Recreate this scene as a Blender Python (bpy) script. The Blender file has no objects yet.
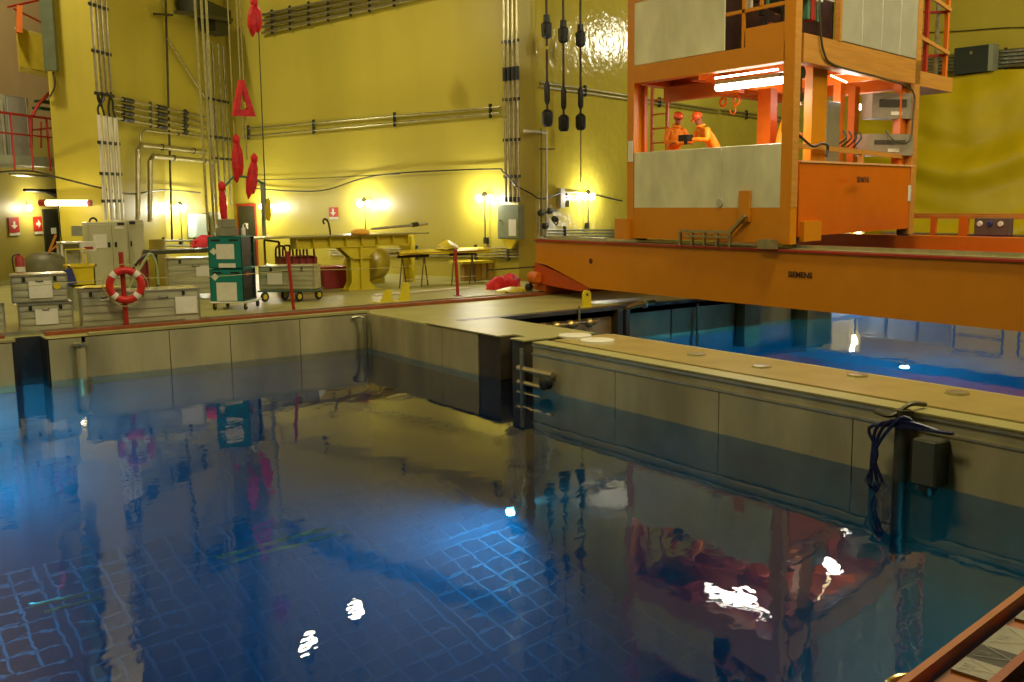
import bpy, math, random
from mathutils import Vector, Matrix
random.seed(4)
S = bpy.context.scene; COL = S.collection
PI = math.pi
# ---------------------------------------------------------------- camera
cd = bpy.data.cameras.new('camera'); cam = bpy.data.objects.new('camera', cd); COL.objects.link(cam)
_R, _U, _F = Vector((0.815, -0.579, -0.012)), Vector((0.091, 0.107, 0.99)), Vector((0.572, 0.808, -0.14))
_U = _R.cross(_F).normalized(); _F = _U.cross(_R).normalized()
mw = Matrix((_R, _U, -_F)).transposed().to_4x4(); mw.translation = (0, 0, 2.5)
cam.matrix_world = mw
cd.sensor_width = 36; cd.lens = 35.16; cd.clip_end = 300
S.camera = cam
# ---------------------------------------------------------------- world, exposure
w = bpy.data.worlds.new('hall_air'); S.world = w; w.use_nodes = True
w.node_tree.nodes['Background'].inputs[0].default_value = (1, .85, .5, 1)
w.node_tree.nodes['Background'].inputs[1].default_value = .02
S.view_settings.view_transform = 'Standard'; S.view_settings.look = 'None'
S.view_settings.exposure = -0.1; S.view_settings.gamma = 1
S.cycles.caustics_refractive = False; S.cycles.caustics_reflective = False
S.cycles.max_bounces = 7; S.cycles.diffuse_bounces = 3; S.cycles.glossy_bounces = 4
S.cycles.transmission_bounces = 5; S.cycles.volume_bounces = 0
S.cycles.sample_clamp_indirect = 4; S.cycles.use_denoising = True
def lamp(kind, loc, power, col=(1, .9, .62), size=1.0, aim=None, spot=None, blend=.4):
    l = bpy.data.lights.new('lamp_light', kind); l.energy = power; l.color = col
    if kind == 'AREA': l.shape = 'DISK'; l.size = size
    elif kind == 'SPOT': l.spot_size = math.radians(spot); l.spot_blend = blend; l.shadow_soft_size = size
    else: l.shadow_soft_size = size
    o = bpy.data.objects.new('lamp_light', l); COL.objects.link(o); o.location = loc
    if aim: o.rotation_euler = (Vector(aim) - Vector(loc)).to_track_quat('-Z', 'Y').to_euler()
    return o
# high bay lights of the hall, above the frame, then added lamps aimed at walls
for p, pw_l in [((2.5, 9, 12), 850), ((12.5, 9, 13.5), 850), ((-6, 17, 12), 800), ((25, 5, 13), 1000), ((17, 6, 14), 600)]:
    lamp('AREA', p, pw_l, (1, .88, .56), 2.4, aim=(p[0]+.6, p[1]+2.0, 0))
lamp('AREA', (15, 2, 11), 700, (1, .9, .6), 1.6, aim=(24, 28, 6))
lamp('AREA', (27, 9, 12), 1000, (1, .92, .62), 2.2, aim=(38, 22, 5))  # unseen lamp added to brighten the right wall and tarpaulin
lamp('AREA', (3.6, 29, 17.5), 1900, (1, .88, .7), 1.2, aim=(5.5, 38, 7))  # unseen lamp added to brighten the far left upper wall
lamp('AREA', (30.6, 24.9, 8.9), 110, (1, .93, .7), 1.2, aim=(23, 26.5, 7))  # unseen lamp added for the glitter on the glossy wall
# ---------------------------------------------------------------- materials
def lin(h):
    h = h.lstrip('#'); c = [int(h[i:i+2], 16)/255 for i in (0, 2, 4)]
    return tuple((x/12.92 if x <= .04045 else ((x+.055)/1.055)**2.4) for x in c)
MATS = {}
def M(name, col=None, rough=.5, metal=0, var=.12, scale=3, bump=0, bscale=20, stretch=(1, 1, 1), emit=None, es=0, detail=4):
    if name in MATS: return MATS[name]
    m = bpy.data.materials.new(name); m.use_nodes = True; nt = m.node_tree; N = nt.nodes; L = nt.links
    b = N['Principled BSDF']; b.inputs['Roughness'].default_value = rough; b.inputs['Metallic'].default_value = metal
    c = lin(col); tc = N.new('ShaderNodeTexCoord'); mp = N.new('ShaderNodeMapping'); mp.inputs['Scale'].default_value = stretch
    L.new(tc.outputs['Object'], mp.inputs[0])
    n = N.new('ShaderNodeTexNoise'); n.inputs['Scale'].default_value = scale; n.inputs['Detail'].default_value = detail; L.new(mp.outputs[0], n.inputs[0])
    r = N.new('ShaderNodeValToRGB'); L.new(n.outputs[0], r.inputs[0])
    r.color_ramp.elements[0].position = .3; r.color_ramp.elements[1].position = .7
    r.color_ramp.elements[0].color = tuple(x*(1-var) for x in c)+(1,); r.color_ramp.elements[1].color = tuple(min(1, x*(1+var)) for x in c)+(1,)
    L.new(r.outputs[0], b.inputs['Base Color'])
    if bump:
        n2 = N.new('ShaderNodeTexNoise'); n2.inputs['Scale'].default_value = bscale; L.new(mp.outputs[0], n2.inputs[0])
        bp = N.new('ShaderNodeBump'); bp.inputs['Strength'].default_value = bump; bp.inputs['Distance'].default_value = .05
        L.new(n2.outputs[0], bp.inputs['Height']); L.new(bp.outputs[0], b.inputs['Normal'])
    if emit:
        b.inputs['Emission Color'].default_value = lin(emit)+(1,); b.inputs['Emission Strength'].default_value = es
    MATS[name] = m; return m
wallY = M('wall_paint_yellow', '#b4a63c', .42, 0, .12, .35, .10, 6, (1, 1, .12), detail=8)
wallG = M('wall_paint_gloss', '#b8aa40', .16, 0, .10, .5, .55, 3.2, (1, 1, 1))
wallB = M('wall_paint_beige', '#bda46c', .6, 0, .06, .4)
colY = M('column_paint', '#b0a02c', .5, 0, .08, .5)
floorM = M('deck_coating', '#969250', .4, 0, .16, 1.1, .12, 2.5, detail=8)
kerbO = M('kerb_orange', '#84441a', .5, 0, .15, 4)
conc = M('pool_lining_steel', '#a89f74', .42, .3, .3, 1.3, .12, 9, (1, 1, .3), detail=8)
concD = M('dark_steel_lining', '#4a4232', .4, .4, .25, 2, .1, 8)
coping = M('coping_coating', '#969056', .4, 0, .10, 1.6, .05, 6)
brown = M('brown_channel_steel', '#8c6c38', .5, .2, .25, 2)
orange = M('orange_paint', '#c47a04', .42, 0, .05, 2.5)
orangeW = M('orange_paint_weathered', '#b47c30', .5, 0, .14, 3, 0, 20, (.3, 1, 6))
orangeR = M('orange_paint_bright', '#c86410', .4, 0, .06, 3)
redM = M('red_paint', '#9c2414', .45, 0, .1, 5)
redC = M('red_cloth', '#d0161a', .6, 0, .25, 6, .4, 9)
redD = M('dark_red_paint', '#84201a', .5, 0, .2, 5)
yel = M('yellow_paint', '#cdbb1e', .45, 0, .08, 3)
yelC = M('yellow_sheeting', '#c9b212', .4, 0, .18, 3, .4, 6)
yelB = M('yellow_plastic', '#d0b818', .35, 0, .08, 3)
tarpM = M('yellow_tarpaulin', '#c0a808', .45, 0, .10, .8)
alu = M('aluminium_sheet', '#b8b490', .34, .3, .22, 3, .12, 8, (.4, 1, 3))
aluL = M('aluminium_trim', '#c8c4a4', .28, .85, .15, 5)
steelP = M('steel_panel', '#cccaa2', .35, .1, .2, 1.6, .04, 8, (1, 1, .5), detail=8)
steelG = M('grey_panel', '#a8a690', .42, .15, .08, 2)
pipeM = M('galvanised_pipe', '#a39c78', .32, .8, .2, 6)
pipeD = M('dark_pipe', '#4c4830', .45, .5, .2, 6)
black = M('black_rubber', '#14130f', .5, 0, .2, 6)
darkG = M('dark_grey_metal', '#2c2d28', .45, .4, .25, 6)
greyP = M('grey_painted_metal', '#8d9078', .45, 0, .08, 2)
greyC = M('cabinet_pale_grey', '#b0ad84', .45, 0, .06, 2)
greyBl = M('cabinet_blue_grey', '#a4b4ac', .45, 0, .06, 2)
teal = M('teal_paint', '#0e7468', .4, 0, .08, 3)
white = M('white_paper', '#d6d2bc', .7, 0, .05, 8)
whiteM = M('white_enamel', '#d8d4bc', .35, 0, .05, 4)
door = M('door_dark_paint', '#2c2c1c', .45, 0, .1, 2)
rope = M('pale_rope', '#a8a05c', .7, 0, .2, 12)
wood = M('wood_yellowed', '#9a7a24', .6, 0, .2, 3, 0, 20, (1, 1, .2))
skin = M('skin', '#a05c3c', .5, 0, .05, 8)
overall = M('orange_coverall', '#f0940c', .65, 0, .12, 6, .35, 6)
helmet = M('orange_helmet', '#f0601c', .3, 0, .04, 4)
green = M('green_fabric', '#3a6a4c', .6, 0, .2, 6)
blueM = M('navy_blue_bag', '#28306c', .5, 0, .1, 4)
tube = M('fluorescent_tube', '#ffffff', .5, emit='#fff6e6', es=14)
bulb = M('lamp_bulb', '#ffffff', .5, emit='#fff2b8', es=28)
tubeW = M('warm_fluorescent_tube', '#ffffff', .5, emit='#ffe9a8', es=7)
uwl = M('underwater_lamp_glass', '#ffffff', .5, emit='#a8d8ff', es=60)
poolM = M('underwater_lining', '#7c8c94', .5, .2, .2, .8)
rackM = M('rack_steel', '#3c5058', .5, .3, .2, 2)
# ---------------------------------------------------------------- geometry helpers
class MB:
    def __init__(s, f=None): s.v = []; s.f = []; s.t = f
    def add(s, vs, fs):
        o = len(s.v)
        if s.t: vs = [s.t(*p) for p in vs]
        s.v += [tuple(p) for p in vs]; s.f += [tuple(i+o for i in q) for q in fs]; return s
    def box(s, x0, x1, y0, y1, z0, z1):
        return s.add([(x0,y0,z0),(x1,y0,z0),(x1,y1,z0),(x0,y1,z0),(x0,y0,z1),(x1,y0,z1),(x1,y1,z1),(x0,y1,z1)],
                     [(0,3,2,1),(4,5,6,7),(0,1,5,4),(1,2,6,5),(2,3,7,6),(3,0,4,7)])
    def bbox(s, x0, x1, y0, y1, z0, z1, b=.01):     # box with chamfered edges
        X, Y_, Z_ = (x0, x1), (y0, y1), (z0, z1); vs = []; idx = {}
        for i in (0, 1):
            for j in (0, 1):
                for k in (0, 1):
                    sx, sy, sz = (1, -1)[i]*b, (1, -1)[j]*b, (1, -1)[k]*b
                    for ax in range(3):
                        p = [X[i]+sx, Y_[j]+sy, Z_[k]+sz]; p[ax] = (X[i], Y_[j], Z_[k])[ax]
                        idx[i, j, k, ax] = len(vs); vs.append(tuple(p))
        fs = []; g = lambda i, j, k, a: idx[i, j, k, a]
        for i in (0, 1):
            q = [g(i,0,0,0), g(i,1,0,0), g(i,1,1,0), g(i,0,1,0)]; fs.append(q if i else q[::-1])
            q = [g(0,i,0,1), g(0,i,1,1), g(1,i,1,1), g(1,i,0,1)]; fs.append(q if i else q[::-1])
            q = [g(0,0,i,2), g(1,0,i,2), g(1,1,i,2), g(0,1,i,2)]; fs.append(q if i else q[::-1])
        for i in (0, 1):
            for j in (0, 1):
                fs.append([g(0,i,j,1), g(1,i,j,1), g(1,i,j,2), g(0,i,j,2)])
                fs.append([g(i,0,j,0), g(i,1,j,0), g(i,1,j,2), g(i,0,j,2)])
                fs.append([g(i,j,0,0), g(i,j,1,0), g(i,j,1,1), g(i,j,0,1)])
                for k in (0, 1): 
                    if j == 0 or True: pass
        for i in (0, 1):
            for j in (0, 1):
                for k in (0, 1): fs.append([g(i,j,k,0), g(i,j,k,1), g(i,j,k,2)])
        return s.add(vs, fs)
    def obox(s, c, l, d, h, az, z=None):   # c = centre of base; l along azimuth az, d across, h high
        a = math.radians(az); u = Vector((math.sin(a), math.cos(a), 0)); n = Vector((u.y, -u.x, 0)); c = Vector(c)
        vs = [c+u*i*l/2+n*j*d/2+Vector((0, 0, k*h)) for k in (0, 1) for i, j in ((-1,-1),(1,-1),(1,1),(-1,1))]
        return s.add(vs, [(0,1,2,3)[::-1],(4,5,6,7),(0,1,5,4),(1,2,6,5),(2,3,7,6),(3,0,4,7)])
    def bar(s, a, b, w, h=None, up=(0, 0, 1)):
        h = h or w; a = Vector(a); b = Vector(b); d = (b-a).normalized(); up = Vector(up)
        if abs(d.dot(up)) > .98: up = Vector((0, 1, 0))
        r = d.cross(up).normalized()*w/2; u = r.cross(d).normalized()*h/2
        vs = [p+r*i+u*j for p in (a, b) for i, j in ((-1,-1),(1,-1),(1,1),(-1,1))]
        return s.add(vs, [(0,1,2,3)[::-1],(4,5,6,7),(0,1,5,4),(1,2,6,5),(2,3,7,6),(3,0,4,7)])
    def tube(s, pts, r, n=8, caps=True):
        pts = [Vector(p) for p in pts]; o = len(pts); vs = []; prev = None
        rs = r if isinstance(r, (list, tuple)) else [r]*o
        for i, p in enumerate(pts):
            d = (pts[min(i+1, o-1)]-pts[max(i-1, 0)])
            if d.length < 1e-9: d = Vector((0, 0, 1))
            d.normalize()
            a = prev if prev else (Vector((0, 0, 1)) if abs(d.z) < .9 else Vector((1, 0, 0)))
            x = (a-d*a.dot(d)).normalized(); prev = x; y = d.cross(x)
            vs += [p+(x*math.cos(2*PI*k/n)+y*math.sin(2*PI*k/n))*rs[i] for k in range(n)]
        fs = [(i*n+k, i*n+(k+1)%n, (i+1)*n+(k+1)%n, (i+1)*n+k) for i in range(o-1) for k in range(n)]
        if caps: fs += [tuple(range(n))[::-1], tuple(range((o-1)*n, o*n))]
        return s.add(vs, fs)
    def lathe(s, c, prof, n=16, ax=(0, 0, 1)):
        ax = Vector(ax).normalized(); c = Vector(c)
        return s.tube([c+ax*h for h, r in prof], [r for h, r in prof], n) if False else s._lathe(c, prof, n, ax)
    def _lathe(s, c, prof, n, ax):
        a = Vector((0, 0, 1)) if abs(ax.z) < .9 else Vector((1, 0, 0)); x = (a-ax*a.dot(ax)).normalized(); y = ax.cross(x)
        vs = [c+ax*h+(x*math.cos(2*PI*k/n)+y*math.sin(2*PI*k/n))*r for h, r in prof for k in range(n)]; m = len(prof)
        return s.add(vs, [(i*n+k, i*n+(k+1)%n, (i+1)*n+(k+1)%n, (i+1)*n+k) for i in range(m-1) for k in range(n)]+[tuple(range(n))[::-1], tuple(range((m-1)*n, m*n))])
    def torus(s, c, R_, r, ax, n=32, m=10, a0=0, a1=2*PI, sq=1):
        ax = Vector(ax).normalized(); c = Vector(c); a = Vector((0, 0, 1)) if abs(ax.z) < .9 else Vector((1, 0, 0))
        x = (a-ax*a.dot(ax)).normalized(); y = ax.cross(x); full = abs(a1-a0-2*PI) < 1e-6; k_ = n if full else n+1; vs = []
        for i in range(k_):
            t = a0+(a1-a0)*i/n; d = x*math.cos(t)+y*math.sin(t)
            for j in range(m):
                q = 2*PI*j/m; vs.append(c+d*(R_+r*math.cos(q))+ax*r*sq*math.sin(q))
        fs = [(i*m+j, i*m+(j+1)%m, ((i+1)%k_)*m+(j+1)%m, ((i+1)%k_)*m+j) for i in range(n) for j in range(m)]
        return s.add(vs, fs)
    def prism(s, poly, v):      # polygon of 3d points swept by vector v
        n = len(poly); v = Vector(v); vs = [Vector(p) for p in poly]+[Vector(p)+v for p in poly]
        return s.add(vs, [tuple(range(n))[::-1], tuple(range(n, 2*n))]+[(i, (i+1)%n, n+(i+1)%n, n+i) for i in range(n)])
def wloc(o):
    p = Vector((0, 0, 0))
    while o: p += o.location; o = o.parent
    return p
def link(name, mb, m, parent=None, smooth=False, at=None):
    o_ = Vector(at) if at else (wloc(parent) if parent else Vector((0, 0, 0)))
    me = bpy.data.meshes.new(name); me.from_pydata([tuple(Vector(p)-o_) for p in mb.v], [], mb.f); me.update()
    import bmesh
    b = bmesh.new(); b.from_mesh(me); bmesh.ops.recalc_face_normals(b, faces=b.faces); b.to_mesh(me); b.free()
    me.materials.append(m)
    if smooth:
        for p in me.polygons: p.use_smooth = True
        me.set_sharp_from_angle(angle=math.radians(40))
    o = bpy.data.objects.new(name, me); COL.objects.link(o)
    if parent: o.parent = parent
    elif at: o.location = at
    return o
def tag(o, label, cat, group=None, kind=None):
    if label: o['label'] = label
    if cat: o['category'] = cat
    if group: o['group'] = group
    if kind: o['kind'] = kind
    return o
def thing(name, label, cat, loc, group=None):
    o = bpy.data.objects.new(name, None); COL.objects.link(o); o.location = loc; o.empty_display_size = .2
    return tag(o, label, cat, group)
def struct(name, mb, m, smooth=False, label=None):
    o = link(name, mb, m, None, smooth); o['kind'] = 'structure'
    if label: o['label'] = label
    return o
def dup(root, loc=None, label=None):
    r = root.copy(); COL.objects.link(r)
    if loc is not None: r.location = loc
    if label: r['label'] = label
    for ch in list(root.children):
        c = ch.copy(); COL.objects.link(c); c.parent = r
        for g in list(ch.children):
            d = g.copy(); COL.objects.link(d); d.parent = c
    return r
def text(body, parent, size, mtx, m, name='lettering', thick=.004):
    cu = bpy.data.curves.new(name, 'FONT'); cu.body = body; cu.size = size; cu.extrude = thick; cu.align_x = 'CENTER'; cu.align_y = 'CENTER'; cu.offset = size*.02
    tmp = bpy.data.objects.new(name, cu); COL.objects.link(tmp); bpy.context.view_layer.update()
    me = bpy.data.meshes.new_from_object(tmp.evaluated_get(bpy.context.evaluated_depsgraph_get())); bpy.data.objects.remove(tmp)
    me.materials.clear(); me.materials.append(m); o = bpy.data.objects.new(name, me); COL.objects.link(o)
    if parent: o.parent = parent; mtx = Matrix.Translation(-wloc(parent)) @ mtx
    o.matrix_local = mtx; return o
def frame_mtx(p, xdir, up=(0, 0, 1)):
    x = Vector(xdir).normalized(); u = Vector(up); z = x.cross(u).normalized(); y = z.cross(x)
    m = Matrix((x, y, z)).transposed().to_4x4(); m.translation = p; return m
def curve_pts(pts, k=6):      # smooth a control polyline (Catmull-Rom)
    P = [Vector(p) for p in pts]; P = [P[0]]+P+[P[-1]]; out = []
    for i in range(1, len(P)-2):
        for j in range(k):
            t = j/k; a, b, c, d = P[i-1:i+3]
            out.append(.5*((2*b)+(c-a)*t+(2*a-5*b+4*c-d)*t*t+(3*b-a-3*c+d)*t**3))
    return out+[P[-2]]
def azv(az): a = math.radians(az); return Vector((math.sin(a), math.cos(a), 0))

# ================================================================ SETTING
ZB = -12.5
# deck north of the pool, deck behind the cavity, pool walls
fl = MB()
fl.box(-14, 3.05, 20.3, 60, -1.6, 0); fl.box(3.64, 10.35, 20.3, 60, -1.6, 0); fl.box(3.05, 3.64, 20.95, 60, -1.6, 0)
fl.box(10.35, 22.8, 17.6, 60, -1.6, 0); fl.box(22.8, 60, 27, 60, -1.6, 0); fl.box(31, 60, -12, 27, -1.6, 0)
struct('floor', fl, floorM, label='shiny beige coated deck floor round the pool')
pw = MB(); pw.box(-14, 3.05, 20.3, 20.9, ZB, -.001); pw.box(3.64, 10.35, 20.3, 20.9, ZB, -.001); pw.box(3.05, 3.64, 20.95, 21.4, ZB, -.001)
wf = struct('wall_pool_north', pw, poolM)
link('slot_shade_lining', MB().box(3.04, 3.07, 20.3, 20.94, -1.5, -.01).box(3.62, 3.65, 20.3, 20.94, -1.5, -.01).box(3.05, 3.64, 20.9, 20.94, -1.5, -.01), M('slot_shade_dark', '#1c1a12', .5), wf)  # slot faces painted near black; the shade inside is in the colour
xs = [-6, -3.4, -.8, 1.1, 2.95]
def panels(parent, quads, m):
    for q in quads: link('panel', MB().prism(q[0], q[1]), m, parent)
def py(x0, x1, y, z0, z1, t=.03): return ([(x0, y, z0), (x1, y, z0), (x1, y, z1), (x0, y, z1)], (0, -t, 0))
def px_(y0, y1, x, z0, z1, t=.03): return ([(x, y0, z0), (x, y1, z0), (x, y1, z1), (x, y0, z1)], (-t, 0, 0))
edges = [(-6, -3.4), (-3.4, -.8), (-.8, 1.1), (1.1, 3.04), (3.65, 4.25), (4.3, 5.9), (5.9, 7.15), (7.15, 8.7), (8.7, 10.33)]
panels(wf, [py(a+.008, b-.008, 20.3, -1.5, -.02) for a, b in edges], conc)
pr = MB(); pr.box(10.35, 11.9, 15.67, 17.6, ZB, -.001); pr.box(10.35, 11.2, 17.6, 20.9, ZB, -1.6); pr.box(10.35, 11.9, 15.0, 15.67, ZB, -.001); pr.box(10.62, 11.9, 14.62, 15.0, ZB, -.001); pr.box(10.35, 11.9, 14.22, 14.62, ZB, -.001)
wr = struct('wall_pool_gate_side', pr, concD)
panels(wr, [px_(a, b, 10.35, -1.5, -.02) for a, b in [(15.7, 17.0), (17.01, 18.6), (18.61, 20.28)]], conc)
link('coping_plate', MB().box(10.3, 11.95, 15.0, 17.6, 0, .025).box(10.66, 11.95, 14.62, 15, 0, .025).box(10.3, 11.95, 14.2, 14.62, 0, .025), coping, wr)
dv = MB(); dv.box(10.35, 12.2, -8, 13.98, ZB, 0)
wd = struct('wall_pool_divider', dv, conc, label='long concrete and steel wall between the two basins')
link('coping_plate', MB().box(10.72, 12.0, -8, 13.9, 0, .03), M('coping_warm', '#9a8a50', .26, 0, .10, 1.6, .05, 6), wd)
link('edge_strip', MB().box(10.33, 10.66, -8, 13.98, 0, .02), coping, wd)
link('lining_lip', MB().box(10.315, 10.35, -8, 13.98, -.2, -.17).box(10.325, 10.35, -8, 13.98, -.05, -.02), aluL, wd)
panels(wd, [px_(a+.008, a+2.2-.008, 10.35, -1.5, -.21, .02) for a in [13.98-2.2*k for k in range(1, 6)]], conc)
for i, (x, y) in enumerate([(11.31, 14.0), (11.21, 13.26), (11.4, 11.07), (11.32, 9.67), (11.75, 8.35), (11.63, 6.81)]):
    link('lifting_cover', MB().lathe((x, y, .03), [(0, .3 if i < 2 else .14), (.03, .3 if i < 2 else .14), (.035, .26 if i < 2 else .1)], 24), aluL if i > 1 else whiteM, wd, True)
cv = MB(); cv.box(11.9, 22.8, 17.6, 18.2, ZB, -.001); cv.box(22.2, 22.8, 18.2, 27.4, ZB, -.001); cv.box(22.8, 31.4, 27, 27.6, ZB, -.001); cv.box(31, 31.6, -8, 27, ZB, -.001)
wc = struct('wall_cavity', cv, poolM)
panels(wc, [py(a+.01, b-.01, 17.6, -1.5, -.2) for a, b in [(15.7, 17.2), (17.22, 19.5), (19.52, 21.7), (21.72, 22.8)]], conc)
link('channel_face', MB().box(11.95, 15.6, 17.53, 17.6, -1.5, -.22), brown, wc)
link('channel_lip', MB().box(11.0, 22.8, 17.35, 17.6, -.05, .03), concD, wc)
link('guide_rail', MB().box(15.25, 15.4, 17.3, 17.53, -2, -.03).box(15.5, 15.62, 17.3, 17.53, -2, -.03), concD, wc)
link('conduit', MB().tube([(18.0, 17.45, -.1), (18.0, 17.45, -3)], .04), pipeM, wc)
link('stiffener', MB().box(19.5, 20.1, 17.25, 17.53, -4, -.1).box(21.8, 22.8, 17.1, 17.6, -6, -.1), conc, wc)
struct('pool_floor', MB().box(-14.5, 31.5, -10, 28, ZB-.4, ZB+.05), poolM)
struct('wall_pool_south', MB().box(-14.5, 31.5, -9, -8, ZB, 0).box(-14.6, -14, -9, 21, ZB, 0), poolM)
# orange kerb along the bridge rail, the rail itself
kb = struct('trim_1', MB().box(-14, 3.0, 20.82, 21.0, 0, .07).box(3.72, 22, 20.82, 21.0, 0, .07), kerbO, label='orange painted kerb along the far pool edge')
struct('trim_2', MB().box(-14, 30, 21.14, 21.22, 0, .09), aluL, label='steel crane rail behind the orange kerb')
struct('trim_3', MB().box(4.4, 10.4, 20.3, 20.5, 0, .05).box(-9, 3.1, 20.3, 20.5, 0, .05), coping)
# hall walls
H = 27
def wallseg(name, a, b, m, t=.5, z0=-.5, h=H, lab=None):
    a = Vector(a); b = Vector(b); d = (b-a).normalized(); n = Vector((d.y, -d.x, 0))
    if n.dot(Vector((8, 15, 0))-a) > 0: n = -n
    return struct(name, MB().prism([(a.x, a.y, z0), (b.x, b.y, z0), (b.x+n.x*t, b.y+n.y*t, z0), (a.x+n.x*t, a.y+n.y*t, z0)], (0, 0, h)), m, label=lab)
A0 = (14.48, 39.86, 0); A1 = (18.08, 25.12, 0); B1 = (18.7, 25.06, 0); C1 = (31.59, 29.42, 0); D1 = (37.96, 30.39, 0)
w1 = wallseg('wall_north', A0, A1, wallY, lab='long yellow painted wall with three small lamps')
wallseg('wall_facet', A1, B1, wallY); w2 = wallseg('wall_northeast', B1, C1, wallG, lab='glossy yellow wall behind the turnbuckles')
wallseg('wall_east_1', C1, D1, wallG); E1 = Vector(D1)+azv(173.3)*45; w3 = wallseg('wall_east_2', D1, E1, M('wall_paint_upper', '#b8a838', .5, 0, .08, .3), lab='yellow wall above the tarpaulin')
LN = Vector(A0)-azv(43.8)*9.6
wl = wallseg('wall_recess', LN, A0, wallY)
FN = Vector((7.24, 39.23, 0)); wfar = wallseg('wall_far_lower', FN-azv(43.8)*24, FN+azv(43.8)*6, M('wall_paint_pale', '#b4a650', .45, 0, .05, .4), h=5.4, lab='pale yellow lower wall with red signs at the far left')
wallseg('wall_far_upper', FN-azv(43.8)*24, FN+azv(43.8)*6, wallB, z0=4.9, h=22)
struct('wall_southwest', MB().box(-16, -15, -14, 30, -.5, H), wallY)
struct('wall_south', MB().box(-16, 46, -15, -14, -.5, H), wallY)
struct('ceiling', MB().box(-22, 48, -16, 62, H-1, H), wallB)
# the great square column on the left
cA = LN; CWD = 3.4
cvec = azv(123)
colp = [cA+cvec*0.15, cA-cvec*1.42, cA-cvec*1.42+azv(33)*2.4, cA+cvec*0.15+azv(33)*2.4]
struct('column', MB().prism([(p.x, p.y, -.5) for p in colp], (0, 0, H)), colY, label='broad yellow square column left of the pipe rack')

# ================================================================ WATER
wm = bpy.data.materials.new('pool_water'); wm.use_nodes = True; nt = wm.node_tree; N = nt.nodes; L = nt.links; N.clear()
out = N.new('ShaderNodeOutputMaterial'); g = N.new('ShaderNodeBsdfGlass'); g.inputs['IOR'].default_value = 1.33; g.inputs['Roughness'].default_value = .015
tc = N.new('ShaderNodeTexCoord'); mp = N.new('ShaderNodeMapping'); mp.inputs['Scale'].default_value = (1, 1, 1); mp.inputs['Rotation'].default_value = (0, 0, math.radians(-35))
mp2 = N.new('ShaderNodeMapping'); mp2.inputs['Scale'].default_value = (1, 1.7, 1)
L.new(tc.outputs['Object'], mp.inputs[0]); L.new(mp.outputs[0], mp2.inputs[0])
n1 = N.new('ShaderNodeTexNoise'); n1.inputs['Scale'].default_value = 1.1; n1.inputs['Detail'].default_value = 2.5; L.new(mp2.outputs[0], n1.inputs[0])
n2 = N.new('ShaderNodeTexNoise'); n2.inputs['Scale'].default_value = 6; n2.inputs['Detail'].default_value = 1.5; L.new(mp2.outputs[0], n2.inputs[0])
mu = N.new('ShaderNodeMath'); mu.operation = 'MULTIPLY_ADD'; L.new(n2.outputs[0], mu.inputs[0]); mu.inputs[1].default_value = .16; L.new(n1.outputs[0], mu.inputs[2])
bp = N.new('ShaderNodeBump'); bp.inputs['Strength'].default_value = .35; bp.inputs['Distance'].default_value = .013
L.new(mu.outputs[0], bp.inputs['Height']); L.new(bp.outputs[0], g.inputs['Normal']); L.new(g.outputs[0], out.inputs['Surface'])
va = N.new('ShaderNodeVolumeAbsorption'); va.inputs['Color'].default_value = (.0, .70, .84, 1); va.inputs['Density'].default_value = .36
vs_ = N.new('ShaderNodeVolumeScatter'); vs_.inputs['Color'].default_value = (.14, .6, .9, 1); vs_.inputs['Density'].default_value = .04; vs_.inputs['Anisotropy'].default_value = .2
ad = N.new('ShaderNodeAddShader'); L.new(va.outputs[0], ad.inputs[0]); L.new(vs_.outputs[0], ad.inputs[1]); L.new(ad.outputs[0], out.inputs['Volume'])
wo = link('pool_water', MB().box(-14.3, 31.3, -8.5, 27.3, ZB-.2, -.8), wm); tag(wo, 'deep blue still water filling both basins', 'water', None, 'stuff')
BL = (.45, .75, 1)
# underwater lamps: light with its own housing
def uw_lamp(p, power, label, glow=None):
    t = thing('underwater_lamp', label, 'lamp', p, 'lamps hung under the water')
    link('housing', MB().lathe(Vector(p)+Vector((0, 0, .06)), [(0, .11), (.12, .11), (.2, .05), (.3, .03)], 14), darkG, t, True)
    link('lamp_glass', MB().lathe(Vector(p)+Vector((0, 0, -.06)), [(0, .03), (.03, .08), (.12, .09)], 14), uwl, t, True)
    link('cable', MB().tube([Vector(p)+Vector((0, 0, .3)), Vector(p)+Vector((0, 0, 1.0))], .012, 6), black, t)
    if glow: lamp('SPOT', Vector(p)+Vector((0, 0, -.2)), power, BL, .08, aim=Vector(p)+Vector(glow), spot=105, blend=.9)
    else: lamp('POINT', Vector(p)+Vector((0, 0, -.22)), power, BL, .09)
uw_lamp((10.05, 14.3, -7.6), 5000, 'small underwater lamp glowing blue white beside the gate pillar', (-1, -.5, -.12))
uw_lamp((2.1, 17.4, -5.0), 1000, 'underwater lamp glowing at the left edge of the picture')
uw_lamp((4.5, 4.0, -6.6), 250, 'unseen underwater lamp deep down over the storage racks')  # unseen lamp, only there to light the racks
uw_lamp((8.0, 3.0, -7.0), 700, 'unseen underwater lamp added deep beside the divider wall')  # lamp added out of view to blue the water at the right
uw_lamp((8.0, 7.5, -10.5), 1000, 'added underwater lamp near the pool floor among the racks')  # lamp added low down to blue the water
for p, l_ in [((14.5, 8, -3.2), 'nearest the divider'), ((20, 13, -3.6), 'under the trolley'), ((27, 21, -3.6), 'farthest back'), ((25, 2, -4), 'by the far deck'), ((18, 4, -4), 'closest to the camera')]:
    uw_lamp(p, 3200 if p[0] > 22 else 900, 'underwater lamp in the bright blue far basin, '+l_)
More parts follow.
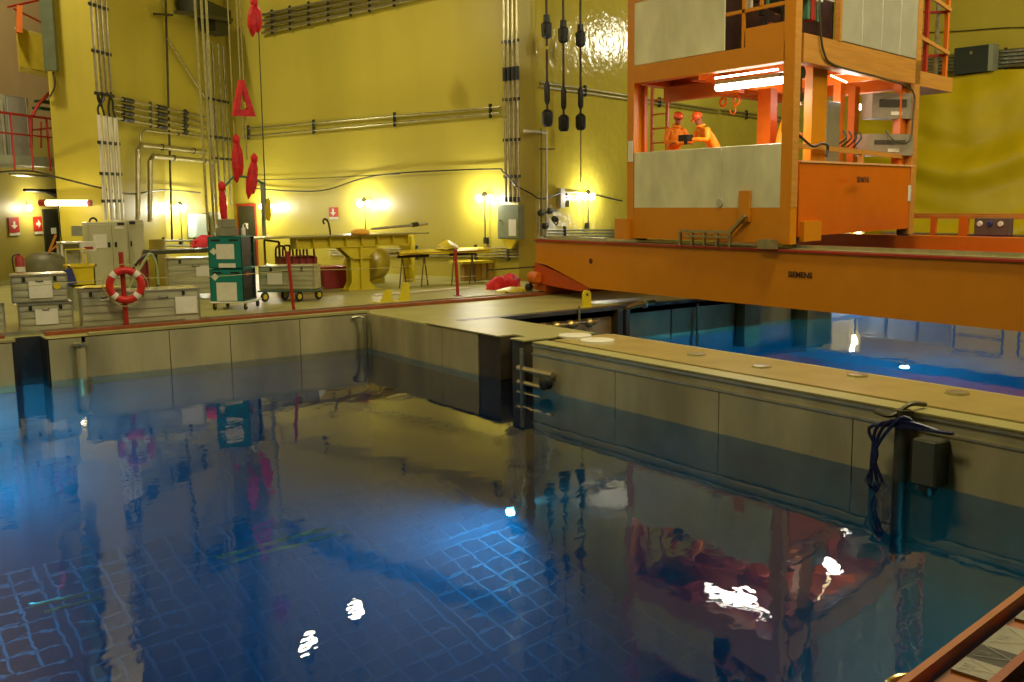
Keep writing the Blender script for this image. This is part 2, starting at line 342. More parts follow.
# fuel storage racks on the pool floor
def rack(x0, y0, nx, ny, c=.38, z0=-12.4, z1=-8.0):
    b = MB()
    for i in range(nx+1): b.box(x0+i*c-.02, x0+i*c+.02, y0, y0+ny*c, z0, z1)
    for j in range(ny+1): b.box(x0, x0+nx*c, y0+j*c-.02, y0+j*c+.02, z0, z1)
    return b
k = 0
for ix in range(4):
    for iy in range(4):
        x0 = .3+ix*2.45; y0 = 5.5+iy*2.95
        o = link('storage_rack', rack(0, 0, 6, 7), rackM) if k == 0 else first.copy()
        if k == 0: first = o; tag(o, 'grey square celled storage rack standing under the deep blue water', 'rack', 'storage racks on the pool floor')
        else: COL.objects.link(o)
        o['label'] = 'grey celled underwater storage rack, '+('leftmost', 'left middle', 'right middle', 'rightmost beside the divider')[ix]+' in the '+('nearest', 'second', 'third', 'farthest')[iy]+' row'
        o.location = (x0, y0, 0); k += 1
for (a, b), l_ in zip([((4.07, 12.54, -4.5), (5.72, 12.56, -4.5)), ((1.82, 12.45, -4.5), (2.49, 12.44, -4.5))], ('long pale pole pair added for a slanting blue light streak under the water', 'short pale pole pair added for a cyan light streak at the left')):
    a = Vector(a); b = Vector(b); pp = thing('light_streak_pole', l_, 'pole', a, 'poles under the water')
    link('shaft', MB().tube([a, b], .045), aluL, pp); link('second_shaft', MB().tube([a+Vector((.1, -.22, 0)), b+Vector((.1, -.22, 0))], .03), aluL, pp)  # poles added to draw the light streaks under the water

# ================================================================ BRIDGE
GX = 15.8
br = thing('crane_bridge', 'long orange travelling bridge girder crossing low over the pool', 'crane bridge', (17, 10, .3))
g1 = MB().prism([(GX, 21.17, 1.42), (GX, 21.17, .85), (GX, 20.7, .8), (GX, 18.95, .31), (GX, -7, .31), (GX, -7, 1.42)], (1.5, 0, 0))
girder = link('girder', g1, orange, br)
link('top_flange', MB().box(GX-.06, GX+1.6, -7, 21.2, 1.42, 1.46), redM, br)
link('walkway_plate', MB().box(GX+.02, GX+1.5, -7, 21.15, 1.46, 1.475), M('walkway_steel', '#8a8458', .4, .5, .2, 3), br)
link('trolley_rail', MB().box(GX+.35, GX+.42, -7, 21.1, 1.475, 1.54), aluL, br)
link('girder', MB().prism([(22.4, 21.1, 1.15), (22.4, 20.7, .8), (22.4, 18.95, .31), (22.4, -7, .31), (22.4, -7, 1.15)], (1.4, 0, 0)), orangeR, br)
link('top_flange', MB().box(22.35, 23.9, -7, 21.1, 1.15, 1.18), redM, br)
link('rail_beam', MB().box(22.5, 22.8, 10.5, 21.0, 1.18, 1.5), orangeR, br)
link('bore', MB().lathe((GX-.005, 18.93, .98), [(0, .07), (.02, .07)], 16, (1, 0, 0)), M('hole_dark', '#50160c', .6), br)
tr = link('end_truck', MB().prism([(GX+.1, 21.45, .75), (GX+.1, 21.45, .12), (GX+.1, 20.9, .08), (GX+.1, 20.9, .75)], (1.6, 0, 0)).prism([(GX+1.7, 21.4, .14), (GX+1.7, 20.95, .14), (GX+5.2, 20.95, .14), (GX+5.2, 21.4, .14)], (0, 0, .65)), orangeR, br)
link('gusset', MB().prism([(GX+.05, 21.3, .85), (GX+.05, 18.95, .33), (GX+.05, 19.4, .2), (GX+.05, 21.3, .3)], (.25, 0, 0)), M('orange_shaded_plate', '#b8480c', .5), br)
for k, (x, z) in enumerate([(GX+.5, .17), (GX+1.35, .17), (GX+3.6, .17), (GX+4.6, .17)]):
    link('wheel', MB().lathe((x, 21.0, z), [(0, .14), (.06, .17), (.26, .17), (.32, .14)], 20, (0, 1, 0)), darkG, br, True)
link('motor', MB().lathe((GX-.05, 21.0, .45), [(0, .12), (.05, .17), (.3, .17), (.34, .1)], 16, (0, 1, 0)), orangeR, br, True)
link('buffer', MB().lathe((GX-.05, 21.3, .2), [(0, .06), (.04, .1), (.16, .1), (.2, .05)], 14, (-1, 0, 0)), black, br, True)
link('arm', MB().tube([(GX+.1, 21.35, .72), (GX-1.3, 21.5, .7)], .02, 6), pipeD, br)
text('SIEMENS', br, .155, frame_mtx((GX-.01, 12.6, 0.98), (0, -1, 0)), M('lettering_black', '#241208', .5), thick=.003)
# railing on the second girder
RX = 23.7
link('top_rail', MB().bar((RX, 16.2, 2.0), (RX, -6, 2.0), .06, .05).bar((RX, 16.2, 1.93), (RX, -6, 1.93), .05, .08), M('rail_pale_orange', '#b87430', .4), br)
link('middle_rail', MB().tube([(RX, 16.2, 1.5), (RX, -6, 1.5)], .03, 6), pipeM, br)
for y, wd_ in [(14.75, .07), (13.93, .12), (12.28, .08), (10.6, .08), (9.0, .08), (15.5, .07)]:
    link('post', MB().box(RX-.04, RX+.05, y-wd_, y+wd_, 1.18, 1.95), orangeR, br)
link('kick_plate', MB().box(RX-.02, RX, -6, 13.9, 1.36, 1.44), orangeR, br)
cb = link('control_box', MB().bbox(RX-.2, RX-.04, 12.65, 13.55, 1.5, 1.92, .015), M('box_grey_brown', '#5a4a40', .5), br)
for y, m in [(13.4, white), (13.15, blueM), (12.88, whiteM)]:
    link('socket', MB().lathe((RX-.2, y, 1.78), [(0, .07), (.04, .06)], 12, (-1, 0, 0)), m, cb)
link('hoop', MB().tube(curve_pts([(RX-.3, 12.7, 1.18), (RX-.3, 12.6, 1.36), (RX-.3, 12.2, 1.42), (RX-.3, 11.8, 1.36), (RX-.3, 11.7, 1.18)]), .03, 6), redD, br)

# ================================================================ TROLLEY
K = .215; X0, X1, Y0, Y1 = 15.8, 22.0, 12.88, 17.62
def T(x, y, z): return (x, y+K*(x-15.8), z)
def TM(): return MB(T)
tt = thing('trolley', 'tall orange framed trolley carriage riding on the bridge, men inside', 'trolley', (18, 15, 1.5))
for x in (X0+.1, X1-.4):
    for y in (Y0+.05, Y1-.35): link('wheel', TM().lathe((x+.25, y, 1.62), [(0, .1), (.3, .1)], 16, (0, 1, 0)), darkG, tt, True)
link('post_plate', TM().box(X0+.005, X0+.255, Y0-.008, Y0, 2.28, 8.2), orangeW, tt)
for x, y, wx, wy in [(X0, Y0, .26, .26), (X0, Y1-.22, .3, .22), (X1-.3, Y0, .3, .3), (X1-.3, Y1-.3, .3, .3)]:
    link('corner_post', TM().box(x, x+wx, y, y+wy, 5.0 if (x > 20 and y > 16) else 1.56, 8.2), orange if x < 17 else orangeW, tt)
link('sill_beam', TM().box(X0+.01, X0+.3, Y0+.24, Y1-.2, 1.58, 2.28), orange, tt)
link('inner_post', TM().box(X0+.31, X0+.42, Y1-.32, Y1-.2, 2.28, 5.05), orangeR, tt)
sd = link('side_panel', TM().box(X0+.36, X1-.05, Y0+.02, Y0+.14, 1.7, 3.16), M('orange_gloss_paint', '#c45c0c', .22, 0, .05, 2), tt)
link('panel_rim', TM().box(X0+.36, X1-.05, Y0-.01, Y0+.17, 3.16, 3.2), M('rim_pale', '#d8a068', .4), sd)
link('skirt_box', TM().box(X0+.45, X0+1.2, Y0-.08, Y0+.02, 1.6, 2.0), orange, tt)
link('floor_plate', TM().box(X0+.1, X1-.1, Y0+.1, Y1-.1, 2.5, 2.62), orangeR, tt)
link('side_panel', TM().box(X0+.36, X1-.3, Y1-.14, Y1-.02, 1.7, 3.3), orangeR, tt)
link('wheel_housing', TM().box(X0-.12, X0+.1, Y1-.12, Y1+.32, 1.55, 2.02), orange, tt)
seamy = 14.71
for a, b in ((Y0+.26, seamy-.006), (seamy+.006, Y1-.23)):
    link('steel_sheet', TM().bbox(X0+.01, X0+.05, a, b, 2.27, 3.53, .008), steelP, tt)
link('bracket_post', TM().box(X0-.06, X0+.0, 13.88, 14.17, 2.0, 2.62), orange, tt)
link('lock_disc', TM().lathe((X0+.01, seamy+.02, 2.38), [(0, .1), (.03, .09)], 16, (-1, 0, 0)), steelG, tt)
# upper level
link('beam', TM().box(X0, X0+.3, Y0+.24, Y1-.22, 5.08, 5.46), orange, tt)
link('beam', TM().box(X0+.36, X1, Y0, Y0+.3, 5.08, 5.62), orangeW, tt)
link('beam', TM().box(X0+.3, X1-.3, Y1-.3, Y1, 5.08, 5.5), orangeR, tt)
link('beam', TM().box(X1-.3, X1, Y0+.3, Y1-.3, 5.0, 5.5), orangeR, tt)
for x in (17.2, 18.6, 20.2): link('cross_beam', TM().box(x, x+.2, Y0+.3, Y1-.3, 5.1, 5.42), orangeR, tt)
link('long_beam', TM().box(X0+.3, X1-.3, 15.6, 15.85, 5.0, 5.2), orangeR, tt)
link('upper_floor', TM().box(X0+.3, X1-.2, Y0+.2, Y1-.2, 5.46, 5.5), orangeR, tt)
link('step_plate', TM().box(X0+.02, X0+.2, Y0+.24, Y0+1.25, 5.46, 5.83), orange, tt)
py724 = 14.68
link('steel_sheet', TM().bbox(X0+.01, X0+.05, py724, Y1-.2, 5.47, 6.85, .008), steelP, tt)
link('edge_angle', TM().box(X0, X0+.2, py724, Y1-.22, 6.85, 6.95), orange, tt)
link('roof_frame', TM().box(X0, X0+.3, Y0, Y1, 8.2, 8.5).box(X0, X1, Y0, Y0+.3, 8.2, 8.5).box(X0, X1, Y1-.3, Y1, 8.2, 8.5).box(X1-.3, X1, Y0, Y1, 8.2, 8.5).box(X0, X1, Y0, Y1, 8.5, 8.55), orange, tt)
gr = link('shelf_grid', TM().box(X0+.05, X0+.11, py724-.5, py724-.43, 5.46, 8.2).box(X0+.05, X0+.11, Y0+.24, py724, 6.15, 6.22).box(X0+.05, X0+.11, Y0+.24, py724, 6.9, 6.97).box(X0+.05, X0+.11, py724-.95, py724-.88, 6.2, 8.2), orange, tt)
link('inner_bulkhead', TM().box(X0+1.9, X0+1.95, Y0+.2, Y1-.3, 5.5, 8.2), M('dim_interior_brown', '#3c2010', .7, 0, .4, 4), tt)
rb = link('equipment_rack', TM().box(X0+.5, X0+.56, Y0+.6, Y0+.66, 5.5, 7.5), darkG, tt)
for k in range(26):
    y = random.uniform(Y0+.45, py724-.1); z = random.choice([5.52, 5.9, 6.25, 6.6, 6.98]); x = random.uniform(X0+.35, X0+1.2)
    w_ = random.uniform(.05, .28); h_ = random.uniform(.12, .33)
    link('instrument', TM().bbox(x, x+w_, y, y+w_, z, z+h_, .01), random.choice([darkG, green, redD, orangeR, steelG, black, whiteM, brown]), tt)
for k in range(9):
    x = X0+.5+.13*k+random.uniform(-.03, .03); z = random.choice([5.65, 6.0, 6.4]); h_ = random.uniform(.2, .5)
    link('instrument', TM().bbox(x, x+.1, Y0+.3, Y0+.5, z, z+h_, .01), random.choice([green, redD, orangeR, steelG, whiteM, redM]), tt)
link('inner_rail', TM().tube([(X0+.4, Y0+.15, 6.42), (X0+2.0, Y0+.15, 6.42)], .02, 6), whiteM, tt)
for k in range(4):
    xa = X0+1.95+k*1.0
    link('grey_panel', TM().bbox(xa, xa+.985, Y0+.0, Y0+.06, 5.64, 8.2, .012), steelG, tt)
link('panel_rim', TM().box(X0+1.85, X0+1.95, Y0-.02, Y0+.1, 5.62, 8.2), orangeW, tt)
# interior
link('inner_column', TM().box(X0+1.3, X0+1.95, Y0+.3, Y0+.5, 2.6, 5.1), orange, tt)
link('hoist_plate', TM().box(X0+.45, X0+.95, Y0+.5, Y0+.55, 3.75, 4.5), orangeR, tt)
hd = link('hoist_arm', TM().tube([(X0+.72, Y0+.25, 5.0), (X0+.66, Y0+.25, 4.75), (X0+.68, Y0+.25, 4.45)], .05, 8), darkG, tt, True)
link('pulley', TM().lathe((X0+.7, Y0+.2, 4.92), [(0, .12), (.1, .12)], 16, (0, 1, 0)), darkG, hd); link('pulley', TM().lathe((X0+.66, Y0+.2, 4.45), [(0, .1), (.1, .1)], 16, (0, 1, 0)), darkG, hd)
link('cabinet', TM().bbox(X0+2.7, X0+3.35, Y0+.7, Y0+.9, 2.62, 4.55, .01), M('cabinet_olive', '#77745a', .45), tt)
for z0_, z1_, c_, w_ in ((4.28, 4.86, (21.307, 14.596, 4.541), 1.1), (3.42, 3.92, (21.22, 14.578, 3.653), 1.25)):
    c_ = Vector((c_[0], c_[1], z0_)); dbx = link('display_box', MB().obox(c_, w_, .45, z1_-z0_, 112), M('box_warm_grey', '#8a8068', .4), tt); fr = azv(202)
    link('display', MB().obox(c_+fr*.23+Vector((0, 0, .26)), w_*.66, .01, z1_-z0_-.4, 112), M('display_dark', '#4a463c', .15), dbx)
    link('notice', MB().obox(c_+fr*.23+azv(112)*.1+Vector((0, 0, .08)), .3, .01, .08, 112), whiteM, dbx)
for x in (X0+3.95, X0+4.75): link('rear_post', TM().box(x+.5, x+.75, Y0+1.3, Y0+1.5, 2.6, 5.1), orangeR, tt)
link('rear_post', TM().box(X1-.62, X1-.3, Y0+.2, Y0+.4, 2.6, 5.1), orangeR, tt)
link('hand_rail', TM().bar((X0+.4, Y0+.2, 3.5), (X1-.3, Y0+.2, 3.4), .08, .1).bar((X0+3.5, Y0+.2, 3.15), (X0+3.5, Y0+.2, 3.45), .1), orangeW, tt)
link('cable', MB().tube(curve_pts([T(X0+.4, Y0+.1, 3.7), T(X0+.8, Y0-.02, 3.48), T(X0+1.3, Y0+.02, 3.55), T(X0+1.6, Y0+.05, 3.5), T(X0+1.55, Y0+.05, 3.3)]), .028, 6), black, tt)
link('cable', MB().tube(curve_pts([T(X0+.9, Y0-.03, 6.4), T(X0+.92, Y0-.05, 5.9), T(X0+1.1, Y0-.05, 5.35), T(X0+1.7, Y0-.02, 5.12), T(X0+4, Y0-.02, 5.05), T(X1-.5, Y0-.03, 4.9), T(X1-.42, Y0-.03, 4.3), T(X1-.5, Y0+.0, 3.75), T(X1-.9, Y0+.2, 3.75), T(X1-1.0, Y0+.4, 4.0)]), .022, 6), pipeD, tt)
for k in range(4): link('connector', MB().tube(curve_pts([T(X0+3.35+.3*k, Y0+.8, 3.6), T(X0+3.5+.25*k, Y0+.6, 3.78), T(X0+3.7+.3*k, Y0+.8, 3.95)]), .02, 6), black, tt)
for k in range(3): link('connector', MB().tube([T(X0+3.4+.25*k, Y0+.5, 3.0), T(X0+3.4+.25*k, Y0+.5, 2.75)], .05, 8), darkG, tt)
link('cross_beam', TM().box(X0+1.2, X0+1.45, 15.1, Y1-.2, 4.75, 5.08), orangeR, tt)
link('inner_post', TM().box(18.0, 18.3, 14.827, 15.207, 2.6, 4.9), orangeR, tt)
link('pulley', TM().torus((17.3, 15.75, 4.62), .09, .03, (1, 0, 0)), orangeR, tt); link('pulley', TM().torus((17.3, 15.35, 4.62), .09, .03, (1, 0, 0)), orangeR, tt); link('hook', TM().torus((17.3, 15.45, 4.42), .08, .02, (1, 0, 0), a1=5), orangeR, tt)
fx = (16.3, 15.32, 4.81); fy = (16.3, 13.58, 4.8)
la = link('lamp_tube', MB().tube([fx, fy], .075, 10), tube, tt); link('lamp_body', MB().bar(Vector(fx)+Vector((0, 0, .1)), Vector(fy)+Vector((0, 0, .1)), .16, .08), whiteM, la)
link('lamp_tube', TM().tube([(X0+.5, Y0+.7, 5.02), (X0+.5, Y0+2.4, 5.02)], .02, 6), tube, tt)
link('lamp_tube', MB().tube([(21.255, 15.506, 4.635), (21.994, 15.664, 4.678)], .07, 8), tube, tt)
link('lamp_tube', TM().tube([(X0+2.2, Y0+.35, 5.0), (X0+3.7, Y0+.75, 5.02)], .02, 6), tubeW, tt)
lamp('AREA', Vector(fx)*.5+Vector(fy)*.5+Vector((0, 0, -.1)), 90, (1, .93, .84), .8, aim=Vector(fx)*.5+Vector(fy)*.5+Vector((0, 0, -3)))
lamp('POINT', T(19, 15, 4.5), 80, (1, .93, .84), .3)
lamp('POINT', T(19.6, 13.6, 4.75), 40, (1, .93, .84), .2)
lamp('POINT', T(17.4, 14, 7.2), 30, (1, .93, .84), .2)
# ladder inside
for x, y in ((17.2, 18.28), (17.2, 17.76)): link('ladder_rail', MB().bar((x, y, 2.6), (x, y, 5.15), .05, .08), orangeR, tt)
for k in range(7):
    z = 2.8+k*.34; link('ladder_rung', MB().tube([(17.2, 18.28, z), (17.2, 17.76, z)], .02, 6), orangeR, tt)
# notices on the trolley
link('notice', TM().box(X0-.015, X0, Y1-.2, Y1-.04, 3.33, 3.8), white, tt); link('notice', TM().box(X1-.42, X1-.22, Y0-.0, Y0+.012, 2.35, 2.72), white, tt)
text('SIEMENS', tt, .17, frame_mtx(Vector((18.641, 13.309, 2.823))-Vector((-.0, .02, 0)), azv(77.9)), M('lettering_black', '#241208', .5), thick=.003)
# side balcony with ladder cage
link('balcony', TM().box(X1, X1+2.1, Y0, Y0+1.0, 5.05, 5.4), orangeW, tt)
for x, m in ((X1+.55, redM), (X1+1.85, orangeR)):
    link('balcony_post', TM().box(x, x+.12, Y0+.1, Y0+.2, 5.4, 8.3), m, tt)
for z in (5.85, 6.9, 7.9): 
    link('balcony_rail', TM().bar((X1+.05, Y0+.08, z+.35), (X1+1.95, Y0+.08, z+.15), .05, .09), orangeW, tt); link('balcony_rail', TM().bar((X1+.1, Y0+1, z), (X1+1.9, Y0+.15, z+.1), .05, .07), redM, tt)
for k in range(6): link('ladder_rung', TM().tube([(X1+.05, Y0+.25, 5.6+.42*k), (X1+.6, Y0+.25, 5.6+.42*k)], .02, 6), redM, tt)
link('pipe', TM().tube([(X1+1.65, Y0+.3, 5.3), (X1+1.65, Y0+.3, 8.3)], .06, 8), pipeM, tt)
# cable chain linkage lying at the foot of the trolley
ck = thing('clamp_rig', 'silvery clamp linkage lying along the foot of the orange trolley', 'rig', (15.7, 14.8, 1.5))
ya, yb, yc = 15.72, 14.28, 13.89
link('long_bar', MB().bar((15.65, ya, 1.78), (15.65, yb, 1.78), .06, .06).bar((15.6, ya-.2, 1.68), (15.6, yb, 1.68), .04, .04), pipeM, ck)
link('tilted_arm', MB().bar((15.65, yb, 1.78), (15.65, yc, 2.12), .09, .06), pipeM, ck)
for k in range(5):
    y = ya+(yb-ya)*k/4; link('foot', MB().box(15.62, 15.68, y-.025, y+.025, 1.475, 1.76), pipeM, ck)
link('long_bar', MB().bar((15.65, yb-.1, 1.56), (15.65, Y0+.3, 1.54), .1, .04), pipeM, ck); link('foot', MB().box(15.55, 15.7, Y0+.2, Y0+.6, 1.475, 1.66), pipeM, ck)

# ================================================================ PEOPLE
def skinned(name, verts, edges, radii, m, parent, sub=2, root=0):
    me = bpy.data.meshes.new(name); o_ = wloc(parent); me.from_pydata([tuple(Vector(v)-o_) for v in verts], edges, []); o = bpy.data.objects.new(name, me); COL.objects.link(o)
    sk = o.modifiers.new('s', 'SKIN'); sl = me.skin_vertices[0].data
    for i, r in enumerate(radii): sl[i].radius = r if isinstance(r, tuple) else (r, r)
    sl[root].use_root = True
    ss = o.modifiers.new('d', 'SUBSURF'); ss.levels = sub; ss.render_levels = sub
    bpy.context.view_layer.update(); dg = bpy.context.evaluated_depsgraph_get()
    m2 = bpy.data.meshes.new_from_object(o.evaluated_get(dg)); o.modifiers.clear(); o.data = m2
    for p in m2.polygons: p.use_smooth = True
    m2.materials.clear(); m2.materials.append(m); o.parent = parent; return o
def person(label, base, face, lean, sc, hands, helm=True, look=(0, 0, -.25)):
    t = thing('person', label, 'person', base); f = Vector(face).normalized(); s = Vector((f.y, -f.x, 0)); B = Vector(base)
    def P(a, b, z): return B+(s*a+f*b+Vector((0, 0, z)))*sc
    ln = lean
    hip = P(0, -.05, .95); ch = P(0, .05+.45*ln, 1.28-.05*ln); nk = P(0, .08+.75*ln, 1.5-.1*ln)
    V_ = [hip, P(0, .0+.2*ln, 1.12), ch, nk]; E = [(0, 1), (1, 2), (2, 3)]; Rr = [(.17*sc, .13*sc), (.155*sc, .12*sc), (.19*sc, .13*sc), (.075*sc, .075*sc)]
    for q in (-1, 1):
        i = len(V_); V_ += [P(q*.1, -.03, .88), P(q*.11, .02, .5), P(q*.12, -.02, .09)]; E += [(0, i), (i, i+1), (i+1, i+2)]; Rr += [.105*sc, .075*sc, .055*sc]
        i = len(V_); V_ += [P(q*.1, .05, .04)+f*.08*sc]; E += [(i-1, i)]; Rr += [.045*sc]
        i = len(V_); sh = P(q*.2, .06+.68*ln, 1.42-.1*ln); el = P(q*.3, .12+.7*ln, 1.13); wr_ = Vector(hands[(q+1)//2]); 
        V_ += [sh, el, wr_]; E += [(2, i), (i, i+1), (i+1, i+2)]; Rr += [.075*sc, .06*sc, .045*sc]
    skinned('body', V_, E, Rr, overall, t)
    for q in (-1, 1):
        wr_ = Vector(hands[(q+1)//2]); el = P(q*.3, .12+.7*ln, 1.13); d = (wr_-el).normalized(); hm = [wr_, wr_+d*.05, wr_+d*.09]; he = [(0, 1), (1, 2)]; hr = [.03, (.042, .022), (.04, .02)]
        hs = d.cross(Vector((0, 0, 1))).normalized()
        for n_ in range(4):
            i = len(hm); b_ = wr_+d*.09+hs*(n_-1.5)*.022; hm += [b_+d*.03, b_+d*.06+Vector((0, 0, -.015)), b_+d*.07+Vector((0, 0, -.04))]; he += [(2, i), (i, i+1), (i+1, i+2)]; hr += [.011, .01, .009]
        i = len(hm); hm += [wr_+d*.04+hs*.05*q, wr_+d*.07+hs*.06*q+Vector((0, 0, -.02))]; he += [(1, i), (i, i+1)]; hr += [.012, .01]
        skinned('hand', hm, he, hr, skin, t, 1)
    hc = nk+(Vector(look).normalized()*.0)+f*(.05+.06*ln)*sc+Vector((0, 0, .15*sc)); lk = (f+Vector(look)).normalized(); up = (Vector((0, 0, 1))-lk*lk.z).normalized(); rt = lk.cross(up)
    def Hh(a, b, c): return hc+(rt*a+lk*b+up*c)*sc
    hb = MB(); n = 16; rings = []
    for (c, ry, rx, oy) in [(-.13, .035, .03, .045), (-.115, .055, .045, .035), (-.08, .075, .06, .02), (-.04, .088, .07, .01), (0, .095, .076, 0), (.05, .095, .078, -.005), (.09, .08, .066, -.01), (.115, .045, .04, -.01)]:
        rings.append([Hh(math.sin(2*PI*k/n)*rx, math.cos(2*PI*k/n)*ry+oy, c) for k in range(n)])
    vs = [p for r in rings for p in r]; fs = [(i*n+k, i*n+(k+1)%n, (i+1)*n+(k+1)%n, (i+1)*n+k) for i in range(len(rings)-1) for k in range(n)]+[tuple(range(n)), tuple(range((len(rings)-1)*n, len(rings)*n))]
    hb.add(vs, fs); hb.add([Hh(0, .1, .02), Hh(-.016, .088, -.035), Hh(.016, .088, -.035), Hh(0, .125, -.032)], [(0, 1, 3), (0, 3, 2), (1, 2, 3)])
    for q in (-1, 1): hb.lathe(Hh(q*.072, -.005, 0), [(0, .02), (.018, .026)], 8, rt*q)
    hb.tube([Hh(0, -.02, -.1), nk-Vector((0, 0, .04))], .052*sc, 10)
    hd_ = link('head', hb, skin, t, True)
    for q in (-1, 1): link('eye', MB().lathe(Hh(q*.03, .085, 0), [(0, .014), (.008, .01)], 8, lk), black, hd_)
    link('mouth', MB().box(0, 0, 0, 0, 0, 0).bar(Hh(-.024, .082, -.068), Hh(.024, .082, -.068), .01, .008), redD, hd_)
    link('hair', MB().lathe(Hh(0, -.02, .0), [(-.02, .085*sc), (.03, .094*sc), (.06, .09*sc)], 14, up), black, hd_, True)
    if helm:
        link('helmet', MB().lathe(Hh(0, -.005, .03), [(0, .125*sc), (.015, .13*sc), (.02, .118*sc), (.06, .112*sc), (.1, .09*sc), (.125, .055*sc), (.135, .01)], 20, up).prism([Hh(-.08, .1, .035), Hh(.08, .1, .035), Hh(.05, .17, .028), Hh(-.05, .17, .028)], up*.01), helmet, t, True)
    link('collar', MB().torus(nk+Vector((0, 0, .0)), .085*sc, .03*sc, (f*.3+Vector((0, 0, 1)))), overall, t, True)
    return t
camd = Vector((-.7, -.72, 0))
b1 = Vector((17.1, 17.43, 2.68)); b1.z = 2.62
person('man in orange coverall and orange helmet standing left beside the ladder, head bowed', b1, (-.3, -.95, 0), .08, 1.04, [b1+Vector((-.25, -.3, 1.13)), b1+Vector((.0, -.42, 1.13))], look=(0, 0, -.25))
b2 = Vector((17.0, 16.02, 2.66)); b2.z = 2.62
person('man in orange coverall and helmet bending forward over a black device in his hands', b2, (-.95, .2, 0), .42, 1.0, [b2+Vector((-.62, .12, 1.16)), b2+Vector((-.6, .34, 1.16))], look=(-.3, 0, -.8))
b3 = Vector((18.2, 15.11, 2.64)); b3.z = 2.62
person('worker in orange coverall mostly hidden behind the corner post of the trolley', b3, (.5, -.8, 0), .1, 1.15, [b3+Vector((.4, -.2, 1.2)), b3+Vector((.2, -.4, 1.2))])
cm = thing('camera_device', 'small black device held in the bending man hands', 'device', b2+Vector((-.68, .24, 1.18)))
q = b2+Vector((-.68, .24, 1.18)); link('body', MB().bbox(q.x-.1, q.x+.1, q.y-.14, q.y+.14, q.z-.06, q.z+.08), black, cm); link('lens', MB().lathe(q+Vector((0, 0, -.06)), [(0, .045), (-.07, .045)], 12), darkG, cm)


# ================================================================ THINGS ON THE DECK
def paper(parent, x0, x1, y, z0, z1, nm='paper_label'):
    return link(nm, MB().box(x0, x1, y-.012, y, z0, z1), white, parent)
def alu_case(label, x0, x1, y, d, z0, z1, papers, group='aluminium transport cases', lidw=False, grooves=3):
    t = thing('transport_case', label, 'case', ((x0+x1)/2, y+d/2, z0), group)
    link('shell', MB().bbox(x0, x1, y, y+d, z0+.02, z1, .012), alu, t)
    h = z1-z0; e = .025
    r = MB()
    for zz in (z0+.02, z1-.03): r.box(x0-.01, x1+.01, y-.012, y+d+.01, zz, zz+.03)
    for xx in (x0-.01, x1-e+.01): r.box(xx, xx+e, y-.012, y+.01, z0+.02, z1)
    link('edge_trim', r, aluL, t)
    g = MB()
    for k in range(grooves): zz = z0+h*(k+1)/(grooves+1); g.box(x0+.03, x1-.03, y-.008, y+.001, zz-.008, zz+.008)
    link('rib', g, aluL, t)
    link('lid', MB().bbox(x0-.008, x1+.008, y-.01, y+d+.008, z1-.012, z1+.014, .006), aluL if not lidw else M('bright_lid', '#d8d4b0', .2, .6), t)
    w = x1-x0
    for fx_ in (.22, .78): link('latch', MB().bbox(x0+w*fx_-.03, x0+w*fx_+.03, y-.025, y-.008, z1-.13, z1-.03, .005), darkG, t)
    link('handle', MB().tube([(x0+w*.44, y-.01, z0+h*.82), (x0+w*.44, y-.04, z0+h*.78), (x0+w*.56, y-.04, z0+h*.78), (x0+w*.56, y-.01, z0+h*.82)], .008, 6), black, t)
    for (a, b, c, d_) in papers: paper(t, x0+w*a, x0+w*b, y-.012, z0+h*c, z0+h*d_)
    return t
bx = (3.41, 4.39, 21.68, 0.0, 0.54)
k1 = alu_case('lower aluminium case of the front left pair with a paper label', bx[0], bx[1], bx[2], .75, 0, .56, [(.3, .72, .25, .8)])
k2 = alu_case('upper aluminium case of the front left pair with label and round yellow sticker', bx[0]-.09, bx[1]-.06, bx[2], .75, .57, 1.13, [(.3, .72, .18, .78)])
stk_ = thing('sticker', 'small round yellow sticker on the upper front left case', 'sticker', (bx[1]-.25, bx[2]-.02, .85)); link('disc', MB().lathe((bx[1]-.25, bx[2]-.012, .9), [(0, .07), (.006, .07)], 16, (0, -1, 0)), yelB, stk_)
alu_case('lower aluminium case at the extreme left edge of the deck', 1.95, 3.12, 21.45, .7, 0, .62, [])
alu_case('tall upper aluminium case at the extreme left edge of the deck', 1.9, 3.05, 21.5, .7, .63, 1.42, [], grooves=5)
c_ = (4.56, 5.4, 21.49, 0.0, 0.79)
k3 = alu_case('square aluminium case left of the life ring, dark slot in its side', c_[0]-.02, c_[1], c_[2], .8, 0, .78, [(.42, .62, .72, .78)], grooves=4)
d_ = (5.36, 6.82, 21.23, 0.0, 0.76)
k4 = alu_case('long low aluminium case right of the life ring with bright lid', d_[0], d_[1], d_[2]+.05, .8, 0, .72, [(.66, .96, .28, .78)], lidw=True)
e_ = (8.47, 10.02, 29.85, 0.0, 1.02)
k5 = alu_case('ribbed aluminium case standing behind, left of the teal cabinet', 7.75, 9.15, 26.4, .8, .12, 1.08, [(.5, .8, .5, .78)], grooves=5)
for k, (x, y, lab) in enumerate([(2.0, 21.6, 'yellow sheet on the tall case at the left edge')]):
    link_ = tag(link('sheet', MB().prism([(x, y-.02, 1.44), (x+.8, y-.02, 1.44), (x+.85, y+.6, 1.46), (x, y+.6, 1.46)], (0, 0, .03)), yelC), lab, 'sheet')
tag(link('jerrycan', MB().bbox(2.05, 2.3, 21.8, 22.1, 1.475, 1.72, .03), whiteM), 'pale canister on the yellow sheet at the left edge', 'canister')
ho = tag(link('hose_loop', MB().tube(curve_pts([(2.7, 21.8, 1.48), (2.95, 21.9, 1.66), (3.15, 21.9, 1.6), (3.05, 21.9, 1.5)]), .02, 6), pipeD), 'small bent hose on top of the tall left case', 'hose')
